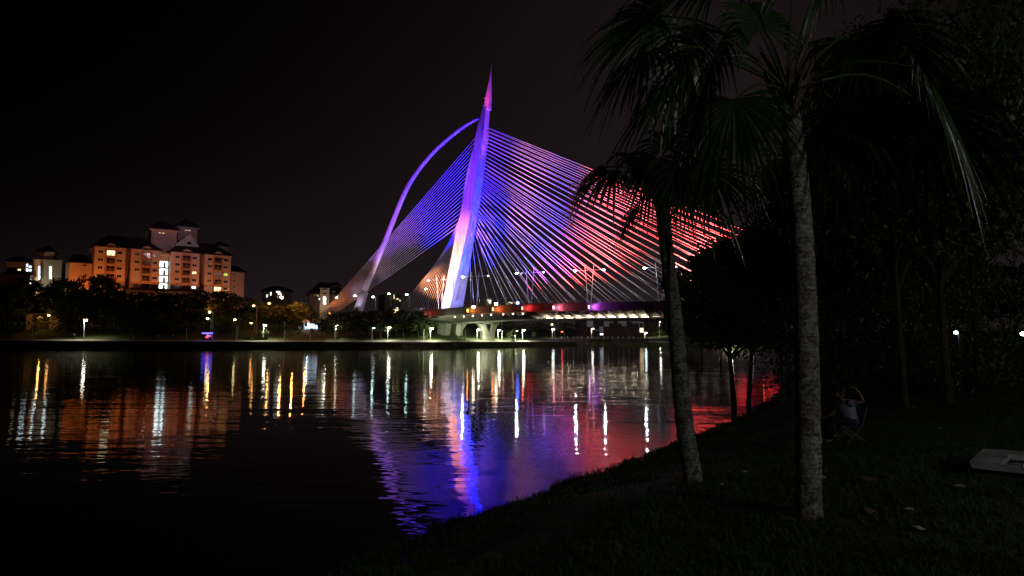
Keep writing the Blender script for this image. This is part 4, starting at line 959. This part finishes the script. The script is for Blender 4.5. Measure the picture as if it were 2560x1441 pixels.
def palm(label, base, pts, rads, crown, leaves, D, seed, dens=36, group='fan palms on the near bank', rings=90, dark=False, wscale=1.0, droop=.55):
    th = thing('palm_tree', label, 'palm tree', base, group); rnd = random.Random(seed)
    sp_ = smooth_pts(pts, max(2, rings // (len(pts) - 1))); n = len(sp_); mb = MB()
    rr = [interp(rads, i / (n - 1)) * (1 + .05 * ((i % 3) == 0) + rnd.uniform(-.012, .012)) for i in range(n)]
    mb.tube(sp_, rr, 20); mb.build('trunk', M['palm_bark'], th, True)
    mb = MB()
    for k in range(26):
        an = rnd.uniform(0, 6.28); z = rnd.uniform(-.35, .2); r0 = rads[-1][1]; c = crown + Vector((math.cos(an) * r0, math.sin(an) * r0, z))
        mb.bar(c, c + Vector((math.cos(an) * .16, math.sin(an) * .16, .3)), .05, .015)
    mb.build('leaf_bases', M['dryfrond'], th)
    for hx_, hy_, tx, ty, dh, dt in leaves:
        fan_leaf(crown, P(hx_, hy_, D + dh), P(tx, ty, D + dh + dt), rnd, th, dens, None, wscale, droop)
    return th
b1 = ground_hit(2022, 1292); D1 = b1.y
c1 = P(1968, 225, D1)
palm('thick-trunked fan palm with lichen-spotted straight trunk, nearest the camera', b1, [b1 - Z * .15, b1 + Z * .12, P(2021, 1150, D1), P(2016, 900, D1), P(2010, 700, D1), P(1998, 500, D1), P(1978, 300, D1), c1],
     [(0, .20), (.03, .165), (.1, .13), (.5, .118), (.75, .108), (.93, .092), (1, .10)], c1,
     [(1722, 168, 1480, 320, .1, -.1), (1650, 40, 1400, 90, .5, .1), (1835, 250, 1790, 478, -.35, -.15), (1905, 70, 1850, -120, .2, .2), (1700, 70, 1640, 300, .75, .2), 
      (2060, -40, 2160, -160, .3, .1), (2200, 72, 2440, 170, .2, 0), (2105, 270, 2170, 480, .4, .2), (2290, 170, 2480, 430, -.6, -.3), (1990, -70, 1960, -220, -.2, -.3),
      (1800, -60, 1600, -160, -.4, -.3), (2310, 260, 2500, 500, .6, .3), (1780, 150, 1690, 420, -.75, -.25), (2115, 100, 2200, 330, .8, .5), (1620, 130, 1450, 250, -.2, -.1)], D1, 5, 46, droop=.48)
b2 = ground_hit(1737, 1208); D2 = b2.y; c2 = P(1657, 480, D2)
palm('slender leaning fan palm with drooping dark fronds before the red cables', b2, [b2 - Z * .15, P(1732, 1190, D2), P(1714, 1080, D2), P(1700, 950, D2), P(1688, 800, D2), P(1673, 680, D2), P(1660, 560, D2), c2],
     [(0, .22), (.04, .165), (.12, .135), (.5, .11), (.8, .095), (1, .09)], c2,
     [(1540, 432, 1372, 452, 0, 0), (1580, 525, 1535, 600, -.2, -.1), (1768, 430, 1925, 470, .1, .1), (1785, 515, 1880, 605, -.1, 0), (1640, 395, 1650, 540, -.6, -.2), (1705, 420, 1720, 560, -.5, -.2), (1660, 370, 1665, 230, .2, .2),
      (1600, 400, 1490, 330, .5, .3), (1740, 390, 1840, 300, .4, .3), (1500, 420, 1405, 480, .5, .2)], D2, 9, dens=38)
# floodlit little palm across the water
bp_ = P(1652, 851, 321); gp = gfar(bp_.x, 321); cp = P(1651, 835, 321); rr_ = random.Random(2); lv = []
for k in range(15):
    an = math.pi * (k / 14); lv.append((1651 + 9 * math.cos(an), 832 - 9 * math.sin(an), 1651 + 24 * math.cos(an), 832 - 19 * math.sin(an), rr_.uniform(-1, 1), rr_.uniform(-.6, .6)))
tp_ = thing('palm_tree', 'little floodlit yellow-green palm by the lake across the water', 'palm tree', (bp_.x, 321, gp), None)
MB().tube([(bp_.x, 321, gp - .1), cp], .22, 8).build('trunk', M['bark'], tp_)
for q in lv: fan_leaf(cp, P(q[0], q[1], 321 + q[4]), P(q[2], q[3], 321 + q[4] + q[5]), rr_, tp_, 12, [M['bush'], M['bush']], 1.6, .3)
point(P(1650, 843, 318.4), (1, .85, .35), .22 * K, .1); point(P(1662, 846, 318.4), (1, .5, .25), .10 * K, .1)

# ------------------------------------------------------------------ near trees on the right bank
near_protos = [proto_tree(31, 10, 3.4, .46, 80, 230, .15, M['leaf2'], 1.05, .6), proto_tree(32, 10, 4.2, .42, 75, 170, .10, M['leaf2'], 1.0, .55), proto_tree(33, 10, 4.2, .02, 85, 170, .10, M['leaf2'], 1.1)]
NT = [(1836, 1034, 628, 0, 1.15, 'slim-trunked dark tree at the water edge, left one of the pair'), (1872, 1024, 590, 0, .9, 'slim-trunked dark tree at the water edge, right one of the pair'),
      (2012, 1004, 400, 0, .62, 'dark tree directly behind the thick palm trunk'), (2080, 985, 330, 2, .9, 'dark tree behind the seated person'),
      (2180, 975, 200, 2, .7, 'tall dark tree right of the seated person'), (2262, 1028, 60, 1, .75, 'tall tree with a pale mottled trunk on the grass'), (2370, 1010, 120, 0, .8, 'thin-trunked tree on the slope at the right'),
      (2450, 960, 250, 2, .8, 'dark leafy tree on the slope above the thin trunk')]
for i, (px, py, ty, pi, ws, lab) in enumerate(NT):
    g = ground_hit(px, py); h = P(px, ty, g.y).z - g.z; place_tree(pi, g.x, g.y, g.z, h, ws, i * 2.1, lab, 'dark trees on the near bank', near_protos)
g = Vector((13.4, 15.5, gnear(13.4, 15.5))); place_tree(1, g.x, g.y, g.z, 12.5, .75, 2.2, 'leafy tree filling the upper right corner of the view', 'dark trees on the near bank', near_protos)
# bare pale branch of a small tree at the right edge
pb = ground_hit(2590, 1010); th = thing('bare_tree', 'small tree with pale bare branches at the right edge', 'tree', pb)
mb = MB(); D = pb.y; mb.tube([pb - Z * .2, P(2600, 800, D), P(2585, 560, D), P(2560, 390, D)], [.12, .09, .06, .04], 8); mb.build('trunk', M['twig'], th)
for seg in ([(2562, 392), (2500, 330), (2452, 288)], [(2520, 352), (2512, 300), (2500, 262)], [(2500, 330), (2480, 280), (2478, 230)], [(2548, 378), (2530, 310), (2532, 250)], [(2560, 390), (2600, 300), (2570, 220)]):
    mb = MB(); mb.tube([P(x, y, D) for x, y in seg], [.035, .022, .006], 6); mb.build('branch', M['twig'], th)

# park lamps on the right slope
for px, py, D, lab in ((2390, 832, 19, 'small white park lamp among the trees on the right'), (2557, 835, 15, 'white park lamp at the right edge of the slope')):
    p = P(px, py, D); g = gnear(p.x, D); th = thing('park_lamp', lab, 'street lamp', (p.x, D, g), 'park lamps on the right slope')
    MB().tube([(p.x + .1, D + .05, g - .1), (p.x + .1, D + .05, p.z)], .02, 7).build('pole', M['denim'], th); MB().ball(p, .045, .045, .04).build('lamp_head', M['lamp_cool'], th)

# ------------------------------------------------------------------ seated person and chair
sb_ = ground_hit(2140, 1104); D = sb_.y; gx = sb_.x; gz0 = gnear(gx - .2, D)
S = 1.0
def sp3(x, y, z): return Vector((gx - .15 + x * S, D + y * S, gz0 + z * S))   # person faces -x (towards the lake)
ch_ = thing('folding_chair', 'folding camp chair with blue canvas back under the seated person', 'chair', (gx - .15, D, gz0))
MB().hexa([sp3(x, y, z) for x, y, z in ((-.28, -.24, .42), (.17, -.24, .38), (.17, .24, .38), (-.28, .24, .42), (-.28, -.24, .44), (.17, -.24, .40), (.17, .24, .40), (-.28, .24, .44))]).build('seat', M['blue_cloth'], ch_)
MB().hexa([sp3(x, y, z) for x, y, z in ((.19, -.24, .44), (.22, -.24, .44), (.22, .24, .44), (.19, .24, .44), (.30, -.24, .86), (.33, -.24, .86), (.33, .24, .86), (.30, .24, .86))]).build('backrest', M['blue_cloth'], ch_)
for y in (-.25, .25):
    MB().tube([sp3(-.30, y, .44), sp3(.34, y, 0)], .014, 6).build('leg', M['chair_metal'], ch_); MB().tube([sp3(.33, y, .88), sp3(.18, y, .4), sp3(-.22, y, 0)], .014, 6).build('leg', M['chair_metal'], ch_)
MB().tube([sp3(.26, -.25, .06), sp3(.26, .25, .06)], .012, 6).build('crossbar', M['chair_metal'], ch_)
pe = thing('person', 'seated person in a pale shirt with one arm raised, seen from behind', 'person', (gx - .15, D, gz0))
chn = [(sp3(.02, 0, .50), (.15, .13), None), (sp3(.0, 0, .68), (.14, .11), 0), (sp3(-.06, 0, .86), (.16, .11), 1), (sp3(-.10, 0, .97), (.13, .09), 2), (sp3(-.14, 0, 1.05), .055, 3), (sp3(-.19, 0, 1.14), (.085, .095), 4), (sp3(-.20, 0, 1.24), (.08, .09), 5), (sp3(-.19, 0, 1.29), .05, 6),
  # raised arm (towards the camera side)
  (sp3(-.05, -.19, .97), .055, 3), (sp3(.10, -.30, 1.00), .045, 8), (sp3(.20, -.34, 1.04), .042, 9), (sp3(.16, -.32, 1.16), .036, 10), (sp3(.10, -.28, 1.28), .028, 11), (sp3(.05, -.25, 1.34), (.042, .022), 12),
  # other arm resting on the thigh
  (sp3(-.12, .19, .95), .052, 3), (sp3(-.22, .26, .74), .042, 14), (sp3(-.42, .18, .62), .033, 15), (sp3(-.50, .15, .60), (.04, .022), 16),
  # legs
  (sp3(-.08, -.10, .52), .085, 0), (sp3(-.44, -.13, .54), .065, 18), (sp3(-.50, -.13, .28), .05, 19), (sp3(-.52, -.13, .07), .038, 20), (sp3(-.66, -.14, .04), .035, 21),
  (sp3(-.08, .10, .52), .085, 0), (sp3(-.44, .13, .54), .065, 23), (sp3(-.50, .13, .28), .05, 24), (sp3(-.52, .13, .07), .038, 25), (sp3(-.66, .14, .04), .035, 26)]
hb0 = len(chn); hd = sp3(.05, -.25, 1.34)
for k in range(4):   # fingers of the raised hand, bent over towards the head
    y = -.035 + .023 * k; ln = (.9, 1, .95, .75)[k]
    chn.append((hd + Vector((-.045, y, .035)), .011, 13)); chn.append((hd + Vector((-.045 - .035 * ln, y, .035)), .0095, len(chn) - 1)); chn.append((hd + Vector((-.05 - .06 * ln, y, .012)), .008, len(chn) - 1))
chn.append((hd + Vector((.0, -.05, .02)), .012, 13)); chn.append((hd + Vector((-.03, -.07, .03)), .009, len(chn) - 1))
hd2 = sp3(-.50, .15, .60)
for k in range(4):
    y = -.03 + .02 * k; chn.append((hd2 + Vector((-.05, y, 0)), .011, 17)); chn.append((hd2 + Vector((-.095, y, -.015)), .009, len(chn) - 1))
chn.append((hd2 + Vector((-.02, -.05, .0)), .011, 17))
skin_mesh('body', chn, M['skin'], pe, 2)
mb = MB(); mb.tube([sp3(.03, 0, .46), sp3(.03, 0, .58), sp3(-.0, 0, .72), sp3(-.06, 0, .88), sp3(-.10, 0, .99), sp3(-.13, 0, 1.03)], [.19, .185, .175, .19, .155, .075], 16)
mb.tube([sp3(-.07, -.12, .96), sp3(.03, -.25, .99)], [.10, .085], 10); mb.tube([sp3(-.12, .13, .94), sp3(-.18, .24, .80)], [.085, .068], 10)
mb.build('shirt', M['shirt'], pe, True)
mb = MB()
for y in (-.11, .11): mb.tube([sp3(.08, y * .9, .50), sp3(-.1, y, .52), sp3(-.44, y * 1.2, .55), sp3(-.51, y * 1.2, .46), sp3(-.52, y * 1.2, .1)], [.12, .115, .088, .082, .062], 12)
mb.build('trousers', M['denim'], pe, True)
mb = MB(); mb.ball(sp3(-.165, 0, 1.21), .105, .10, .12, 14, 8); mb.ball(sp3(-.12, 0, 1.15), .075, .085, .09, 12, 6); mb.build('hair', M['hair'], pe, True)
mb = MB()
for y in (-.04, .04): mb.ball(sp3(-.275, y, 1.175), .012)
mb.build('eyes', M['white_paint'], pe)
mb = MB(); mb.ball(sp3(-.285, 0, 1.14), .02, .014, .022); mb.build('nose', M['skin'], pe)
mb = MB()
for y in (-.10, .10): mb.ball(sp3(-.17, y, 1.15), .022, .012, .032)
mb.build('ear', M['skin'], pe)

# ------------------------------------------------------------------ small things on the bank
def on_g(px, py): return ground_hit(px, py)
gp_ = [on_g(2050, 1103), on_g(2064, 1102), on_g(2084, 1094), on_g(2098, 1090)]
tag(MB().tube([p + Z * .03 for p in gp_], [.012, .018, .02, .01], 6).build('fallen_branch', M['twig'], loc=gp_[0]), 'pale bent branch lying on the grass beside the palm trunk', 'branch')
for px, py, s, m, nm, lab, cat in [(2053, 1199, .11, 'paper', 'crumpled_paper', 'crumpled white paper on the grass right of the thick palm trunk', 'litter'), (2026, 1293, .07, 'paper', 'crumpled_paper', 'small pale paper scrap at the foot of the thick palm', 'litter'),
  (2297, 1331, .09, 'paper', 'crumpled_paper', 'white paper scrap on the ground lower right of the palm', 'litter'), (2302, 1105, .05, 'paper', 'crumpled_paper', 'tiny white scrap on the grass right of the seated person', 'litter'), (2350, 1073, .06, 'paper', 'crumpled_paper', 'tiny pale scrap at the far edge of the lit grass', 'litter'),
  (1861, 1184, .06, 'paper', 'crumpled_paper', 'small pale scrap on the grass between the two palm trunks', 'litter'), (1820, 1183, .05, 'twig', 'fallen_leaf', 'pale fallen leaf right of the leaning palm foot', 'leaf'), (2165, 1208, .16, 'dryleaf', 'fallen_leaf', 'large brown fallen leaf on the grass right of the thick palm', 'leaf'),
  (1803, 1216, .06, 'twig', 'fallen_leaf', 'pale leaf just right below the leaning palm foot', 'leaf'), (2400, 1222, .08, 'twig', 'fallen_leaf', 'pale leaf on the ground left below the concrete drain', 'leaf'), (2270, 1284, .09, 'twig', 'fallen_leaf', 'thin pale leaf on the bare ground right of the thick palm foot', 'leaf'), (2170, 1286, .12, 'dryleaf', 'fallen_leaf', 'curled dry leaf on the ground right of the thick palm foot', 'leaf')]:
    g = on_g(px, py); rnd = random.Random(px); mb = MB(); n = 7; s *= .75
    ring = [g + Vector((math.cos(a) * s * rnd.uniform(.6, 1.1), math.sin(a) * s * rnd.uniform(.5, 1.0), .015 + rnd.uniform(0, .45) * s)) for a in [6.283 * i / n for i in range(n)]]
    ce = g + Z * (.02 + s * .5); mb.add(ring + [ce], [(i, (i + 1) % n, n) for i in range(n)]); tag(mb.build(nm, M[m], loc=g), lab, cat, 'scraps lying on the bank')
# concrete drain box with grate
dg = on_g(2500, 1178); zt4 = dg.z + .20
def dq(px, py): 
    d = ray(px, py); t = (zt4 - H) / d.z; return CAM + d * t
dr = thing('drain_cover', 'weathered pale concrete drain box with a barred opening in the grass', 'drain', dg)
c = [dq(2424, 1154), dq(2640, 1176), dq(2650, 1133), dq(2457, 1122)]; hA = [dq(2500, 1161), dq(2640, 1173), dq(2640, 1143), dq(2524, 1136)]
mb = MB(); lo_ = [Vector((p.x, p.y, zt4 - .075)) for p in c]; lo_[0] += (c[1] - c[0]).normalized() * .02
for i in range(4):
    j = (i + 1) % 4; mb.quad(c[i], c[j], hA[j], hA[i]); mb.quad(lo_[i], lo_[j], c[j], c[i]); mb.quad(hA[i], hA[j], hA[j] - Z * .07, hA[i] - Z * .07)
mb.build('slab', M['slab'], dr)
mb = MB(); sh_ = [lerp(p, sum(c, Vector()) / 4, .07) for p in c]; mb.prism([Vector((p.x, p.y, dg.z - .4)) for p in sh_], [Vector((p.x, p.y, zt4 - .13)) for p in sh_][:4]) if False else None
for i in range(4):
    j = (i + 1) % 4; mb.quad(Vector((sh_[i].x, sh_[i].y, dg.z - .4)), Vector((sh_[j].x, sh_[j].y, dg.z - .4)), Vector((sh_[j].x, sh_[j].y, zt4 - .13)), Vector((sh_[i].x, sh_[i].y, zt4 - .13)))
mb.build('side_wall', M['bark'], dr)
for k in range(12):
    a = lerp(hA[0], hA[1], (k + 1) / 13) - Z * .02; b = lerp(hA[3], hA[2], (k + 1) / 13) - Z * .10; MB().bar(a, b, .018, .018).build('bar', M['chair_metal'], dr)

# grass blades (one mesh, uncountable)
rnd = random.Random(99); mb = MB()
cnt = 0
while cnt < 52000:
    Yd = 3.5 + 28 * rnd.random() ** 1.7; u = rnd.uniform(-.45, .85); x = u * Yd; y = Yd
    s = shore_s(x, y)
    if s < .05: continue
    bald = math.sin(x * 2.1 + 1) * math.sin(y * 1.7) + math.sin(x * .9 - y * .6)
    if bald > .9 and rnd.random() < .8: continue
    z = gnear(x, y); hgt = rnd.uniform(.02, .06) * (1 + .5 * (rnd.random() < .08)) * (1 + .03 * Yd); wd = .0035 * (1 + .12 * Yd); an = rnd.uniform(0, 6.28); ln = rnd.uniform(.4, 1.9) * hgt
    p = Vector((x, y, z - .005)); sd = Vector((math.cos(an), math.sin(an), 0)) * wd; ld = Vector((-math.sin(an), math.cos(an), 0)) * ln * (1 if rnd.random() < .5 else -1)
    m = p + ld * .35 + Z * hgt * .62; mb.add([p - sd, p + sd, m + sd * .7, m - sd * .7, p + ld + Z * hgt], [(0, 1, 2, 3), (3, 2, 4)]); cnt += 1
tag(mb.build('grass', M['blade']), 'short rough grass covering the near bank', 'grass', None, 'stuff')

mb = MB(); cnt = 0
while cnt < 5200:
    Yd = 8 + 30 * rnd.random(); x = rnd.uniform(-.42, .42) * Yd; s = shore_s(x, Yd)
    if not .02 < s < .9: continue
    if math.sin(x * 3.1) + math.sin(Yd * 2.3 + x) < -.2: continue
    z = gnear(x, Yd); hgt = rnd.uniform(.06, .24); wd = .004 * (1 + .1 * Yd); an = rnd.uniform(0, 6.28); p = Vector((x, Yd, z - .01)); sd = Vector((math.cos(an), math.sin(an), 0)) * wd; ld = Vector((rnd.uniform(-1, 1), rnd.uniform(-1, 1), 0)) * hgt * .5
    m = p + ld * .4 + Z * hgt * .6; mb.add([p - sd, p + sd, m + sd * .7, m - sd * .7, p + ld + Z * hgt], [(0, 1, 2, 3), (3, 2, 4)]); cnt += 1
tag(mb.build('shore_grass', M['blade']), 'longer grass tufts along the water edge of the near bank', 'grass', None, 'stuff')
# unseen hedge added between the park lamp and the bank: shades the foreground
mb = MB(); rnd = random.Random(44)
for k in range(46):
    q = k / 45; x = lerp(4.4, 9.6, q); y = lerp(-.2, 2.4, q); leaf_quads(mb, Vector((x, y, gnear(x, y) + rnd.uniform(.2, 2.1))), .5, 110, .07, rnd, 1)
tag(mb.build('hedge', M['leaf2'], loc=(7, 1.1, gnear(7, 1.1))), 'unseen hedge added right of the camera to shade the foreground', 'hedge')

# lamp behind the camera that lights the palms (park lamp at the path behind the photographer)
lp = Vector((8.5, -3.0, gnear(8.5, -3)))
th = thing('park_lamp', 'park lamp behind the photographer on the right', 'street lamp', lp, 'park lamps on the right slope')
MB().tube([lp, lp + Z * 4.2], .06, 8).build('pole', M['dark_metal'], th); MB().ball(lp + Z * 4.35, .16).build('lamp_head', M['lamp_cool'], th)
point(lp + Z * 4.0, (.95, .97, .95), 1150, .12)
lp2 = Vector((21, 11, gnear(21, 11))); 
th = thing('park_lamp', 'park lamp on the slope outside the right edge of the view', 'street lamp', lp2, 'park lamps on the right slope')
MB().tube([lp2, lp2 + Z * 4.2], .06, 8).build('pole', M['dark_metal'], th); MB().ball(lp2 + Z * 4.35, .16).build('lamp_head', M['lamp_cool'], th)
point(lp2 + Z * 4.0, (.9, 1, .85), 650, .12)

# ------------------------------------------------------------------ render settings
scene.view_settings.view_transform = 'Standard'; scene.view_settings.look = 'None'; scene.view_settings.exposure = 0; scene.view_settings.gamma = 1
scene.render.engine = 'CYCLES'
c_ = scene.cycles; c_.max_bounces = 5; c_.diffuse_bounces = 2; c_.glossy_bounces = 3; c_.transmission_bounces = 2; c_.transparent_max_bounces = 4
c_.sample_clamp_indirect = 12; c_.use_denoising = True; c_.caustics_reflective = False; c_.caustics_refractive = False
c_.use_light_tree = True
